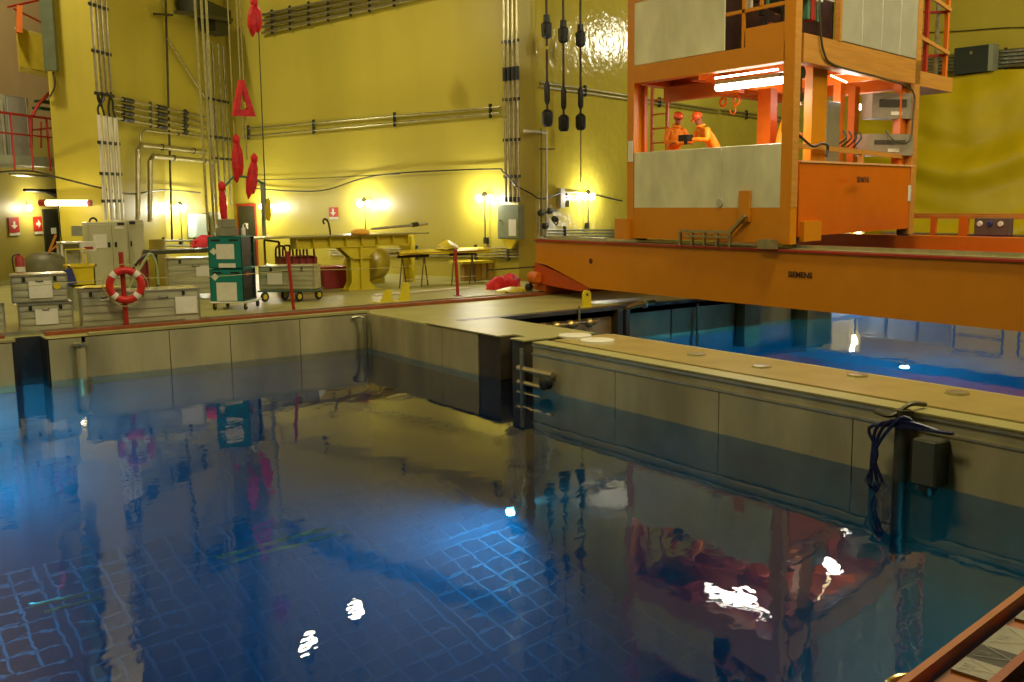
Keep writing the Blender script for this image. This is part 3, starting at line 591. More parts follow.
# yellow sheet on case C
ys = MB(); 
for i in range(6):
    pass
def pivot(o, p, deg):
    p = Vector(p); o.location = p+Matrix.Rotation(math.radians(deg), 3, 'Z')@(o.location-p); o.rotation_euler.z = math.radians(deg)
def sheet(name, lab, x0, x1, y0, y1, z, m, amp=.03, nx=12, ny=8, drop=0, cat='sheet'):
    b = MB(); vs = []
    for j in range(ny+1):
        for i in range(nx+1):
            u, v = i/nx, j/ny
            zz = z+.012+amp*(.5+.5*math.sin(u*9+v*4)*math.cos(v*7-u*3))
            if drop and (v < .12): zz -= drop*(1-v/.12)
            vs.append((x0+(x1-x0)*u+.02*math.sin(v*9), y0+(y1-y0)*v+.02*math.sin(u*11), zz))
    n = nx+1; top = [(j*n+i, j*n+i+1, (j+1)*n+i+1, (j+1)*n+i) for j in range(ny) for i in range(nx)]; o = len(vs)
    vs2 = [(a, b_, c-.01) for a, b_, c in vs]; b.add(vs+vs2, top+[tuple(k+o for k in q)[::-1] for q in top])
    return tag(link(name, b, m, None, True), lab, cat)
sheet('yellow_sheet', 'crumpled yellow plastic sheet on the square case left of the life ring', c_[0], c_[1]-.1, c_[2]+.05, c_[2]+.75, .79, yelC)
for o_, p_, dg in ((k1, (bx[0], bx[2], 0), -7), (k2, (bx[0], bx[2], 0), -7), (stk_, (bx[0], bx[2], 0), -7), (k3, (c_[0], c_[2], 0), -8), (k4, (d_[0], d_[2], 0), -7), (k5, (7.75, 26.4, 0), -12)): pivot(o_, p_, dg)
# wire-rimmed round cover behind the left cases
dm = thing('domed_cover', 'grey green domed cover behind the front left cases', 'cover', (4.6, 24.5, 0))
link('dome', MB().lathe((5.1, 27.92, 0.0), [(0, .62), (.5, .62), (.95, .58), (1.15, .48), (1.28, .3), (1.32, .02)], 24), M('dome_olive', '#5c5a34', .5, .3), dm, True)
tag(link('orange_tool', MB().bar(Vector((5.1, 27.92, 0.0))+Vector((.05, -.3, 1.3)), Vector((5.1, 27.92, 0.0))+Vector((.25, -.3, 1.75)), .05).bar(Vector((5.1, 27.92, 0.0))+Vector((.05, -.3, 1.32)), Vector((5.1, 27.92, 0.0))+Vector((.28, -.3, 1.5)), .04), orange), 'small orange tool standing on the domed cover', 'tool')
# life ring on its post
lp = (5.3, 21.1, 0.0); pz = 1.5
def rpost(label, b, top, w=.05):
    t = thing('barrier_post', label, 'post', b, 'red barrier posts along the pool edge')
    link('pole', MB().tube([b, top], w, 8), redM, t); link('cap', MB().lathe(top, [(0, w*1.1), (.02, w*.9), (.03, .01)], 8), redD, t)
    link('foot_plate', MB().box(b[0]-.09, b[0]+.09, b[1]-.09, b[1]+.09, b[2], b[2]+.015), redD, t); return t
rpost('red barrier post behind the life ring', lp, (lp[0]-.02, lp[1], 1.52))
p2 = (9.05, 21.37, 0.0); rpost('red barrier post in front of the wheeled case', p2, (p2[0]-.09, p2[1], 1.38), .04)
p3 = (14.03, 22.26, 0.0); rpost('red barrier post in front of the trestle table', p3, (p3[0]-.06, p3[1], 1.22), .045)
p0 = (-.5, lp[1]-.1, 0); rpost('red barrier post outside the left edge of view', p0, (p0[0], p0[1], 1.45))
for a, b, lab in [((lp[0], lp[1], 1.02), (p2[0]-.05, p2[1], .98), 'thin barrier rope from the life ring post to the middle post'), ((p2[0]-.05, p2[1], .98), (p3[0]-.05, p3[1], .9), 'thin barrier rope from the middle post to the right post'), (p0[:2]+(1.0,), (lp[0], lp[1], 1.02), 'thin barrier rope left of the life ring')]:
    A_ = Vector(a); B_ = Vector(b); tag(link('barrier_rope', MB().tube([A_.lerp(B_, k/10)-Vector((0, 0, .06*math.sin(PI*k/10))) for k in range(11)], .008, 5), rope), lab, 'rope')
rc = Vector((lp[0], lp[1]-.12, 0.88)); n_ = Vector((-.25, -1, .0)).normalized()
lr = thing('life_ring', 'red and white life ring hanging on the red post', 'life ring', rc)
link('ring', MB().torus(rc, .30, .075, n_, 40, 12, sq=.8), M('ring_red', '#c2281c', .4, 0, .08, 6), lr, True)
for k in range(4):
    a = PI/4+k*PI/2; link('band', MB().torus(rc, .30, .079, n_, 5, 12, a-.16, a+.16, .85), white, lr, True)
for k in range(4):
    a = PI/4+k*PI/2+.1; link('grab_line', MB().tube([rc+(Vector((0, 0, 1)).cross(n_)*math.sin(a+PI/2*j/8)+Vector((0, 0, 1))*math.cos(a+PI/2*j/8))*(.38+.05*math.sin(PI*j/8)) for j in range(9)], .009, 5), rope, lr)
# teal cabinet on a castor dolly
tb = Vector((7.8, 23.31, 0.0)); tx0, tx1, ty = tb.x, tb.x+.82, tb.y
tc_ = thing('teal_cabinet', 'tall teal steel cabinet on castors with taped papers', 'cabinet', (tx0, ty, 0))
TD = .8
dl = link('dolly', MB().bbox(tx0+.0, tx1+.1, ty-.05, ty+TD+.1, .16, .2, .01), whiteM, tc_)
for x in (tx0+.08, tx1+.02):
    for y in (ty+.03, ty+TD):
        link('castor', MB().lathe((x-.02, y, .075), [(0, .075), (.04, .075)], 14, (1, 0, 0)), black, dl, True)
for x in (tx0+.04, tx1-.02): link('castor_fork', MB().box(x, x+.08, ty, ty+.06, .08, .16), yel, dl)
for z0_, z1_ in ((.2, .96), (.98, 1.72)):
    u = link('cabinet_unit', MB().box(tx0, tx1, ty, ty+.02, z0_, z1_).box(tx0, tx0+.02, ty, ty+TD, z0_, z1_).box(tx0, tx1, ty+TD-.02, ty+TD, z0_, z1_).box(tx0, tx1, ty, ty+TD, z0_, z0_+.02).box(tx0, tx1, ty, ty+TD, z1_-.02, z1_), teal, tc_)
    link('door_inset', MB().box(tx0+.03, tx1-.03, ty-.008, ty, z0_+.03, z1_-.16), teal, u)
    link('vent_slot', MB().box(tx0+.08, tx0+.3, ty-.01, ty, z1_-.1, z1_-.06).box(tx1-.3, tx1-.08, ty-.01, ty, z1_-.1, z1_-.06), black, u)
    link('side_frame', MB().box(tx1-.02, tx1, ty, ty+.05, z0_, z1_).box(tx1-.02, tx1, ty+TD-.05, ty+TD, z0_, z1_).box(tx1-.03, tx1, ty, ty+TD, z0_+.3, z0_+.33), darkG, u)
    link('inside_shade', MB().box(tx1-.06, tx1-.04, ty+.02, ty+TD-.02, z0_+.02, z1_-.02), black, u)  # black sheet paints the shade inside the open side
for a, b, c, d in ((.2, .8, .22, .65), (.25, .78, 1.2, 1.55), (.3, .8, 1.0, 1.1)): w = tx1-tx0; link('taped_paper', MB().box(tx0+w*a, tx0+w*b, ty-.02, ty-.008, c, d), white, tc_)
for z in (.78, 1.38): link('diamond_label', MB().prism([(tx0+.14, ty-.02, z+.09), (tx0+.05, ty-.02, z), (tx0+.14, ty-.02, z-.09), (tx0+.23, ty-.02, z)], (0, .006, 0)), white, tc_)
link('red_box', MB().bbox(tx1-.0, tx1+.04, ty+.1, ty+.3, .8, .86, .004), redM, tc_)
pivot(tc_, (tx0, ty, 0), -42)
tag(link('instrument_case', MB().bbox(tx0+.28, tx0+.72, ty-.1, ty+.25, 1.73, 1.92, .01).bbox(tx0+.32, tx0+.66, ty-.1, ty+.2, 1.92, 2.12, .01), M('khaki_box', '#7c7858', .5)), 'khaki grey instrument box on top of the teal cabinet', 'box')
for k, (dx, m) in enumerate([(.16, whiteM), (.26, pipeD)]):
    tag(link('bottle', MB().lathe((tx0+.75+dx*.8, ty+.0+.1*k, 1.73 if k == 0 else 1.73), [(0, .05), (.16, .05), (.2, .02), (.26, .02)], 12), m, None, True), ['pale bottle on the teal cabinet beside the khaki box', 'dark bottle on the teal cabinet, rightmost'][k], 'bottle')
# case on wheeled cart
cx0, cx1, cy = 9.42, 10.82, 24.35
ct = thing('case_trolley', 'low green edged castor trolley carrying an aluminium case', 'cart', (10.2, cy, 0))
link('platform', MB().bbox(cx0-.05, cx1+.05, cy-.05, cy+.8, .25, .29, .01), M('cart_green', '#3c5c34', .5), ct)
for x in (cx0+.12, cx0+.5, cx1-.4, cx1-.02): link('castor', MB().torus((x, cy+(.0 if x in (cx0+.12, cx1-.4) else .5), .13), .095, .035, (1, -.6, 0), 18, 8), black, ct, True); link('castor_hub', MB().lathe((x-.03, cy+(.0 if x in (cx0+.12, cx1-.4) else .5)+.02, .13), [(0, .07), (.06, .07)], 12, (1, -.6, 0)), yel, ct)
k6 = alu_case('aluminium case with paper label riding on the castor trolley', cx0, cx1, cy, .7, .29, .9, [(.15, .42, .25, .72)], grooves=4)
for o_ in (ct, k6): pivot(o_, (cx0, cy, 0), -38)
# red crate and brown basket behind
t = thing('red_hamper', 'dark red rounded frame basket behind the wheeled case', 'basket', (10.9, 26.2, 0))
link('bin', MB().bbox(10.87, 11.88, 26.2, 26.9, .0, 1.0, .05), redD, t)
for k in range(5):
    x = 10.87+.05+k*.21
    link('hoop', MB().tube(curve_pts([(x, 26.18, .3), (x, 26.18, 1.1), (x, 26.35, 1.28), (x, 26.75, 1.28), (x, 26.9, 1.1), (x, 26.9, .3)]), .03, 6), M('hoop_brown_red', '#7c3018', .5), t)
t = thing('red_crate', 'low dark red crate left of the yellow pillar stand', 'crate', (12, 27, 0))
xa, xb = 12.19, 13.05
link('crate_body', MB().bbox(xa, xb, 26.6, 27.3, 0, .62, .02), redD, t); link('rim', MB().box(xa-.02, xb+.02, 26.58, 27.32, .58, .64), redM, t)
# yellow steel support stand with long beam
G = 25.8
def gx(p): return p
st = thing('support_stand', 'big yellow steel stand with flared pillar carrying a long beam', 'stand', (13.2, 25.9, 0))
zb, zt = 1.22, 1.53
xs_ = [12.37, 12.71, 13.28, 13.57, 12.59, 13.47, 11.08, 14.56, 12.99]
link('pillar', MB().prism([(xs_[0], G, zb), (xs_[1], G, zb-.3), (xs_[1], G, .22), (xs_[4], G, 0.02), (xs_[5], G, .02), (xs_[2], G, .22), (xs_[2], G, zb-.3), (xs_[3], G, zb)], (0, .06, 0)).box(xs_[8]-.03, xs_[8]+.03, G-.12, G+.3, .02, zb).box(xs_[1], xs_[2], G-.14, G+.3, zb-.33, zb-.3).prism([(xs_[0], G+.3, zb), (xs_[1], G+.3, zb-.3), (xs_[1], G+.3, .22), (xs_[4], G+.3, 0.02), (xs_[5], G+.3, .02), (xs_[2], G+.3, .22), (xs_[2], G+.3, zb-.3), (xs_[3], G+.3, zb)], (0, .04, 0)), yel, st)
bm_ = MB().box(xs_[6], xs_[7], G-.05, G+.4, zb, zb+.03).box(xs_[6], xs_[7], G-.05, G+.4, zt-.03, zt).box(xs_[6], xs_[7], G+.1, G+.14, zb, zt)
for k in range(8): x = xs_[6]+(xs_[7]-xs_[6])*k/7; bm_.box(x-.012, x+.012, G-.05, G+.4, zb, zt)
link('beam', bm_, yel, st)
rx0, rx1 = 15.14, 15.63
link('leg', MB().box(rx0+.1, rx1, 27.3, 27.4, 0, zb+.25).box((rx0+rx1)/2+.03, (rx0+rx1)/2+.09, 27.1, 27.5, 0, zb+.2).prism([(rx0-.25, 27.25, zb+.1), (rx0+.1, 27.25, zb-.25), (rx1, 27.25, zb-.25), (rx1, 27.25, zb+.1)], (0, .1, 0)), yel, st)
tx_a, tx_b = 9.25, 15.58
link('table_plate', MB().box(tx_a, tx_b-.35, G-.1, G+1.2, zt, zt+.035), M('plate_olive', '#98904c', .35, .3), st)
link('base_plate', MB().box(xs_[4]-.05, xs_[5]+.1, G-.2, G+.5, 0, .02), yel, st)
tag(link('orange_rag', MB().lathe((13.05, G+.05, zt+.035), [(0, .26), (.05, .28), (.12, .22), (.16, .1)], 14), M('ochre_cloth', '#cc9414', .7, 0, .2, 9, .5), None, True), 'ochre cloth bundle on the yellow stand top', 'cloth')
rd = thing('long_rod', 'long pale metal rod lying on the yellow stand pointing right', 'rod', (14, 26.2, zt))
link('shaft', MB().tube([(13.48, 26.0, 1.71), (15.35, 26.0, 1.81)], [.03, .05], 8), aluL, rd); link('collar', MB().lathe((14.83, 26.0, 1.79), [(0, .07), (.2, .07)], 10, (1, 0, .1)), pipeD, rd)
hp = tag(link('hose_bend', MB().tube(curve_pts([(12.28, 26.2, 1.51), (12.28, 26.2, 1.68), (12.23, 26.2, 1.94), (12.14, 26.2, 2.02), (12.08, 26.2, 1.97), (12.11, 26.2, 1.88)]), .03, 6), pipeD), 'small curled dark hose standing on the yellow stand', 'hose')
# yellow tank behind the pillar
tk = thing('yellow_tank', 'round yellow tank lying behind the flared pillar', 'tank', (14.21, 27.26, 0.0))
link('drum', MB().lathe((13.78, 27.5, .58), [(0, .4), (.06, .52), (.15, .58), (1.1, .58), (1.2, .5), (1.26, .3)], 24, (.75, .6, 0)), M('tank_ochre', '#b09a1c', .4, 0, .1, 3), tk, True)
link('cradle', MB().box(13.78, 13.78+.9, 27.5, 28.2, 0, .15), yel, tk)
# trestle table
def trestle(label, xl, xr, y, h, d=.55):
    t = thing('trestle', label, 'trestle', ((xl+xr)/2, y, 0), 'steel trestles under the planks')
    for x, s_ in ((xl, -1), (xl, 1), (xr, -1), (xr, 1)):
        link('leg', MB().tube([(x, y, h), (x+s_*.22, y+s_*d/3, 0)], .022, 6), M('trestle_brown_steel', '#6c5c3c', .4, .5), t)
    link('head_beam', MB().bar((xl-.15, y, h), (xr+.15, y, h), .08, .09), darkG, t)
    link('brace', MB().tube([(xl+.15, y+.1, .2), (xr+.17, y+.1, .2)], .015, 6), aluL, t)
    return t
th = 0.9
q1 = [14.25, 14.88, 15.96, 16.6, 13.98, 17.19]
trestle('left steel trestle holding up the yellow planks', q1[0], q1[1]+.1, 25.6, th)
trestle('right steel trestle, behind the red post, holding the planks', q1[2], q1[3], 25.5, th)
link_t = thing('plank_top', 'yellow draped plank lying across the two trestles', 'plank', (14.9, 25.6, th+.05))
link('plank', MB().box(q1[4], q1[5], 25.3, 25.95, th+.05, th+.1), wood, link_t)
sheet('yellow_drape', 'yellow sheeting folded over the planks on the trestles', q1[4]+.02, q1[5]-.02, 25.28, 25.98, th+.1, yelC, .07, 18, 8, .1, 'sheet')
tag(link('crumpled_bundle', MB().lathe((15.78, 25.6, th+.18), [(0, .35), (.06, .33), (.14, .22), (.22, .1), (.25, .02)], 9), yelC, None, True), 'crumpled yellow and white bundle on the planks', 'bundle')
tag(link('white_rag', MB().lathe((15.9, 25.45, th+.2), [(0, .18), (.05, .16), (.12, .07)], 8), white, None, True), 'white rag tucked into the bundle on the planks', 'cloth')
# yellow bench end with three uprights right of trestles
bn = thing('yellow_bench', 'yellow topped bench with ochre uprights under the wall panel', 'bench', (17.2, 26.2, 0))
bxs = [16.62, 18.0, 16.73, 17.28, 17.74, 17.13]; bz = 0.61
link('top', MB().box(bxs[0], bxs[1], 26.1, 26.9, bz-.08, bz), yel, bn)
for x, wdt in ((bxs[2], .3), (bxs[5], .22), (bxs[3]+.08, .2), (bxs[4]-.1, .32)): link('upright', MB().bbox(x, x+wdt, 26.15, 26.4, 0, bz-.08, .02), wood, bn)
# small bits on the floor to the right
def blob(name, lab, c, r, h, m, cat, n=13, seed=1):
    rnd = random.Random(seed); b = MB(); c = Vector(c); rings = 5; vs = []
    for j in range(rings+1):
        a = (PI/2)*j/rings
        for k in range(n):
            rr = r*math.cos(a)*(1+.22*math.sin(k*2.1+j+seed)+rnd.uniform(-.08, .08))+.01; vs.append(c+Vector((math.cos(2*PI*k/n)*rr*1.2, math.sin(2*PI*k/n)*rr, h*math.sin(a)*(1+rnd.uniform(-.1, .1)))))
    b.add(vs, [(i*n+k, i*n+(k+1)%n, (i+1)*n+(k+1)%n, (i+1)*n+k) for i in range(rings) for k in range(n)]+[tuple(range(n))[::-1], tuple(range(rings*n, (rings+1)*n))])
    o = link(name, b, m, None, True, at=tuple(c)); return tag(o, lab, cat)
blob('red_bag', 'crumpled red plastic bag on the floor, left of the pair', (16.02, 23.23, 0.0), .28, .36, redC, 'bag', seed=2)
blob('red_bag', 'crumpled red plastic bag on the floor, right of the pair', (16.43, 23.27, 0.0), .27, .4, redC, 'bag', seed=5)
blob('yellow_heap', 'flat yellow sheet heap beside the red bags by the bridge', (15.81, 22.16, 0.0), .42, .14, yelC, 'sheet', seed=8)
tag(link('white_cloth_strip', MB().prism([(12.3, 23.6, .005), (15.5, 23.9, .005), (15.4, 24.3, .005), (12.5, 24.1, .005)], (0, 0, .02)), M('pale_mat', '#b8ae84', .5, 0, .1, 4)), 'pale mat strip on the deck below the trestles', 'mat')
for k, (px, lab) in enumerate([((11.72, 21.93, 0.0), 'left yellow bracket foot on the deck edge'), ((12.18, 21.85, 0.0), 'right taller yellow bracket foot on the deck edge')]):
    b = thing('angle_support', lab, 'bracket', px, 'yellow bracket feet'); x, y, z = px; h = .32+.16*k
    link('upright', MB().prism([(x-.14, y, .02), (x+.18, y, .02), (x+.16, y, h), (x-.02, y, h), (x-.07, y, h*.5)], (0, .06, 0)), yel, b); link('foot', MB().box(x-.2, x+.22, y-.1, y+.3, 0, .03), yel, b)
for k, (px, lab) in enumerate([((14.83, 17.9, 0.0), 'yellow round topped lifting lug on the deck before the girder')]):
    b = thing('lifting_lug', lab, 'lug', px); x, y, z = px
    poly = [(x-.12, y, .0), (x+.12, y, .0)]+[(x+.12*math.cos(a), y, .28+.12*math.sin(a)) for a in [PI*k_/8 for k_ in range(9)]]
    link('plate', MB().prism(poly, (0, .05, 0)), yelB, b); link('hole', MB().lathe((x, y-.004, .29), [(0, .035), (.06, .035)], 12, (0, 1, 0)), black, b); link('base', MB().box(x-.14, x+.14, y-.05, y+.12, 0, .015), yel, b)
# valve fittings in the channel
vf = thing('valve_fittings', 'row of brass coloured valves and couplings in the channel beside the divider', 'valves', (13.4, 17.3, -.25))
for x in (13.0, 13.35, 13.75, 14.3): link('coupling', MB().lathe((x, 17.3, -.28), [(0, .07), (.05, .11), (.12, .11), (.17, .06), (.28, .06)], 12, (1, 0, 0)), M('brass_fitting', '#a08c50', .3, .8), vf, True)
link('pipe', MB().tube([(12.5, 17.3, -.28), (14.7, 17.3, -.25)], .035, 8), pipeM, vf); link('stem', MB().tube([(14.1, 17.3, -.25), (14.1, 17.3, .12)], .025, 8), pipeM, vf)
v2 = thing('hose_coupling', 'pale hose coupling lying on the far channel edge under the girder', 'coupling', (15.6, 16.93, 0.0))
q = Vector((15.6, 16.93, 0.0)); link('body', MB().tube([q+Vector((-.5, -.1, .04)), q+Vector((.0, 0, .1)), q+Vector((.5, .05, .1))], [.04, .08, .05], 8), M('brass_fitting', '#a08c50', .3, .8), v2, True); link('flange', MB().lathe(q+Vector((.1, 0, .09)), [(0, .1), (.06, .1)], 12, (1, 0, 0)), aluL, v2)
# gate brackets at the divider end
gb = thing('gate_latch', 'steel latch bars bridging the narrow gate slot', 'latch', (10.3, 13.9, -.5))
link('bar', MB().tube([(10.25, 14.3, -.47), (10.25, 13.3, -.47)], .05, 8), aluL, gb); link('bar', MB().tube([(10.25, 14.3, -.72), (10.25, 13.6, -.72)], .04, 8), aluL, gb)
link('knob', MB().lathe((10.2, 13.35, -.6), [(0, .12), (.12, .12), (.16, .06)], 14, (-1, 0, 0)), darkG, gb, True); link('stem', MB().tube([(10.22, 14.15, -.1), (10.22, 14.15, -2.2)], .035, 8), pipeM, gb)
# ladder rail in the corner, pipe bracket at left
lh = thing('grab_rail', 'bent steel grab rail at the far corner of the pool', 'rail', (10.15, 20.1, 0))
link('rail', MB().tube(curve_pts([(9.95, 20.24, -.08), (10.1, 20.1, -.06), (10.15, 20.05, -.2), (10.15, 20.05, -.95), (10.15, 20.2, -1.0)]), .035, 8), pipeM, lh, True)
pb = thing('pool_pipe', 'vertical steel pipe with flange on the far left pool wall', 'pipe', (4.15, 20.2, 0))
link('pipe', MB().tube([(4.2, 20.2, -.12), (4.2, 20.2, -2.5)], .09, 12), conc, pb, True); link('flange', MB().lathe((4.2, 20.2, -.16), [(0, .13), (.05, .13)], 14), aluL, pb)
# pump rig on the divider
pm = thing('pump_rig', 'hose wrapped pole and pump box hanging on the divider wall', 'pump', (10.2, 6.5, 0))
link('pole', MB().tube([(10.2, 6.62, .05), (10.2, 6.62, -3.5)], .09, 10), pipeD, pm, True)
link('pump_box', MB().bbox(10.05, 10.34, 6.1, 6.4, -.75, -.22, .02), M('pump_grey_green', '#4c4c38', .5, .3), pm)
link('pump_head', MB().lathe((10.18, 6.25, -.8), [(-.25, .06), (0, .1), (.12, .12)], 12), pipeD, pm, True)
link('hook', MB().tube(curve_pts([(10.6, 6.6, .06), (10.3, 6.6, .1), (10.1, 6.7, -.02), (10.15, 6.95, -.02)]), .03, 6), pipeD, pm)
for k in range(4):
    rn = random.Random(k); link('hose', MB().tube(curve_pts([(10.12, 6.3-.1*k+rn.uniform(-.1, .1), -.1), (10.05, 6.55+.12*k, -.02-.05*k), (10.05, 6.85+rn.uniform(-.1, .06), -.5), (10.05, 6.7+.09*k, -1.0), (10.08, 6.9-.08*k, -1.8), (10.1, 6.8, -3)]), .022, 6), M('hose_blue_black', '#16163c', .4), pm)

# ================================================================ WALL EQUIPMENT
def W(p): return Vector(p)
toC = lambda p: (Vector((0, 0, p[2]))-Vector(p)).normalized()
def wall_lamp(label, p, az, n, drop, power=85, rt_=.3):
    p = Vector(p); u = azv(az); n = Vector(n).normalized(); t = thing('wall_lamp', label, 'lamp', p, 'small bare lamps on the walls')
    link('conduit', MB().tube([p+n*.12+Vector((0, 0, .12)), p+n*.12+Vector((0, 0, -drop))], .022, 6), pipeD, t)
    link('shade', MB().lathe(p+n*.12+Vector((0, 0, .1)), [(0, .13), (.06, .09), (.14, .04)], 14), pipeD, t, True)
    for s_ in (-1, 1):
        link('bulb', MB().lathe(p+n*.13+u*s_*rt_*.75+Vector((0, 0, -.1)), [(0, .02), (.03, .09), (.12, .12), (.2, .09), (.24, .03)], 12), bulb, t, True)  # glowing pair stands in for the wall halos either side of one lamp
        lamp('POINT', p+n*.5+u*s_*rt_*1.1+Vector((0, 0, -.02)), power, (1, .96, .84), .06)
        link('arm', MB().tube([p+n*.12+Vector((0, 0, .1)), p+n*.13+u*s_*rt_*.75+Vector((0, 0, .09))], .015, 6), pipeD, t)
    link('box', MB().obox(p+n*.08+Vector((0, 0, -drop-.1)), .14, .1, .2, az), darkG, t)
def nrm(az): d = azv(az); n = Vector((d.y, -d.x, 0)); return n
n1_ = nrm(-13.7); n1_ = -n1_ if n1_.dot(Vector((-1, -1, 0))) < 0 else n1_
nW2 = nrm(71.3); nW2 = -nW2 if nW2.y > 0 else nW2
nWL = nrm(43.8); nWL = -nWL if nWL.y > 0 else nWL
wall_lamp('bare wall lamp above the yellow stand, beside the red down arrow sign', (16.419, 31.92, 2.407), -13.7, n1_, 1.0)
wall_lamp('bare wall lamp left of the grey electrical panel', (17.773, 26.368, 2.527), -13.7, n1_, 1.3)
wall_lamp('bare wall lamp right of the turnbuckles, above the bridge end', (21.45, 25.991, 2.555), 71.3, nW2, .95)
wall_lamp('bare wall lamp beside the dark door behind the teal cabinet', (15.036, 37.595, 2.328), -13.7, n1_, .3)
wall_lamp('bare wall lamp above the pale blue grey box in the recess', (11.137, 36.374, 2.346), 43.8, nWL, 1.2, 95)
lamp('POINT', Vector((6.644, 38.608, 2.412))+nWL*.5, 95, (1, .9, .6), .08)
fl_ = thing('wall_spot', 'small round lamp glowing on the far left wall', 'lamp', (6.644, 38.608, 2.412)); link('bulb', MB().lathe(Vector((6.644, 38.608, 2.412)), [(0, .1), (.08, .1), (.12, .05)], 12, nWL), bulb, fl_, True); link('bracket', MB().tube([Vector((6.644, 38.608, 2.412)), Vector((6.587, 38.549, 2.655))], .03, 6), pipeD, fl_)
# fluorescent batten at the column foot
fa, fb_ = Vector((6.22, 33.2, 2.57)), Vector((7.23, 32.3, 2.55))
ft = thing('fluorescent_lamp', 'long lit fluorescent batten across the column foot', 'lamp', fa); link('tube', MB().tube([fa, fb_], .09, 10), tubeW, ft); link('end_cap', MB().lathe(fa, [(-.2, .1), (.02, .1)], 10, (fb_-fa)), redD, ft); link('end_cap', MB().lathe(fb_, [(0, .09), (.1, .09)], 10, (fb_-fa)), redD, ft)
lamp('POINT', (fa+fb_)/2+Vector((-.1, -.45, -.1)), 60, (1, .9, .62), .03)
# signs
def sign(label, p, az, n, w, h, arrow):
    p = Vector(p)+Vector(n)*.03; u = azv(az); 
    if u.x < 0: u = -u
    t = thing('arrow_sign', label, 'sign', p, 'red arrow signs'); z = Vector((0, 0, 1))
    link('plate', MB().obox(p-z*h/2, w, .02, h, az), M('sign_red', '#b4281c', .5), t); f = Vector(n)*.012
    link('white_strip', MB().obox(p-z*(h/2+.1), w, .02, .09, az), white, t)
    d = -z if arrow == 'down' else u; s_ = u if arrow == 'down' else z; q = p+f
    link('arrow', MB().prism([q+s_*.04*w/.4-d*.12, q+s_*.04*w/.4+d*.01, q+s_*.13*w/.4+d*.01, q+d*.14, q-s_*.13*w/.4+d*.01, q-s_*.04*w/.4+d*.01, q-s_*.04*w/.4-d*.12], Vector(n)*.01), white, t)
sign('red sign with white down arrow on the far left wall', (6.02, 37.958, 1.845), 43.8, nWL, .55, .52, 'down')
sign('red sign with white right arrow beside the dark far door', (6.95, 38.927, 1.844), 43.8, nWL, .48, .52, 'right')
sign('red sign with white down arrow on the long wall above the stand', (15.986, 33.699, 2.13), -13.7, n1_, .5, .34, 'down')
# doors
def wdoor(name, x0p, x1p, ztop, plane_az, n, fm, lab, frame=True):
    a = Vector(x0p); b = Vector(x1p); a.z = b.z = 0; c = (a+b)/2+Vector(n)*.03; w = (b-a).length
    o = struct(name, MB().obox(c, w, .06, ztop, plane_az), door, label=lab)
    if frame: link('door_frame', MB().obox(Vector(x0p)*Vector((1,1,0)) if False else Vector((a.x, a.y, 0)), .09, .12, ztop+.08, plane_az).obox(Vector((b.x, b.y, 0)), .09, .12, ztop+.08, plane_az).obox(c+Vector((0, 0, ztop)), w+.09, .12, .09, plane_az), fm, o)
    link('notice', MB().obox(c+Vector(n)*.04+Vector((0, 0, ztop*.62)), .3 if not frame else .25, .01, .22, plane_az), white, o)
    link('door_handle', MB().obox(c+Vector(n)*.05+azv(plane_az)*w*.38+Vector((0, 0, 1)), .12, .05, .03, plane_az), pipeM, o)
    return o
wdoor('door_1', (7.183, 39.171, 1.265), (7.899, 39.917, 1.222), 2.362, 43.8, nWL, pipeM, 'dark narrow door at the far left wall', False)
wdoor('door_2', (14.562, 39.538, 1.012), (14.839, 38.403, 1.032), 2.372, -13.7, n1_, redM, 'dark door with red frame behind the teal cabinet')
# pipes helpers
def pipes(name, label, cat, base, runs, r, m, clamps=(), group=None, cm_=None, n=8):
    t = thing(name, label, cat, base, group)
    for run in runs: link('pipe', MB().tube(run, r, n), m, t, True)
    for a, b in clamps: link('clamp', MB().bar(a, b, .07, .09), cm_ or darkG, t)
    return t
def WP(*a): return Vector(a)
# column / recess conduit rack (upper four, lower four)
CP = [(7.463, 31.242, 8.317), (7.452, 31.23, 5.739), (8.024, 31.827, 8.468), (7.981, 31.782, 5.816), (7.467, 31.247, 5.087), (7.46, 31.24, 2.047), (8.109, 31.916, 5.072), (8.079, 31.885, 2.027)]
up_, lo_ = [], []
for k in range(4):
    f = k/3; up_.append([Vector(CP[0]).lerp(Vector(CP[2]), f)+Vector((0, 0, 2)), Vector(CP[1]).lerp(Vector(CP[3]), f)])
    lo_.append([Vector(CP[4]).lerp(Vector(CP[6]), f), Vector(CP[5]).lerp(Vector(CP[7]), f)])
for r_ in up_+lo_:
    a_ = (r_[0]+r_[1])/2
for r_ in up_: r_[0].x = r_[1].x = r_[1].x; r_[0].y = r_[1].y
for r_ in lo_: r_[0].x = r_[1].x; r_[0].y = r_[1].y
def clampz(rs, zs): return [(Vector((rs[0][0].x, rs[0][0].y, z))+(rs[0][0]-rs[-1][0])*Vector((1, 1, 0))*.15, Vector((rs[-1][0].x, rs[-1][0].y, z))-(rs[0][0]-rs[-1][0])*Vector((1, 1, 0))*.15) for z in zs]
pipes('conduit_rack', 'four upper pale conduits running down right of the column', 'conduits', up_[0][1], up_, .045, pipeM, clampz(up_, (5.7, 6.9, 8.2)), 'conduit bundles')
pipes('conduit_rack', 'four lower pale conduits running down behind the grey cabinets', 'conduits', lo_[0][1], lo_, .06, whiteM, clampz(lo_, (2.6, 3.4, 4.3)), 'conduit bundles')
cf = thing('flex_cables', 'tangle of black flexible cables joining upper and lower conduits', 'cables', up_[0][1])
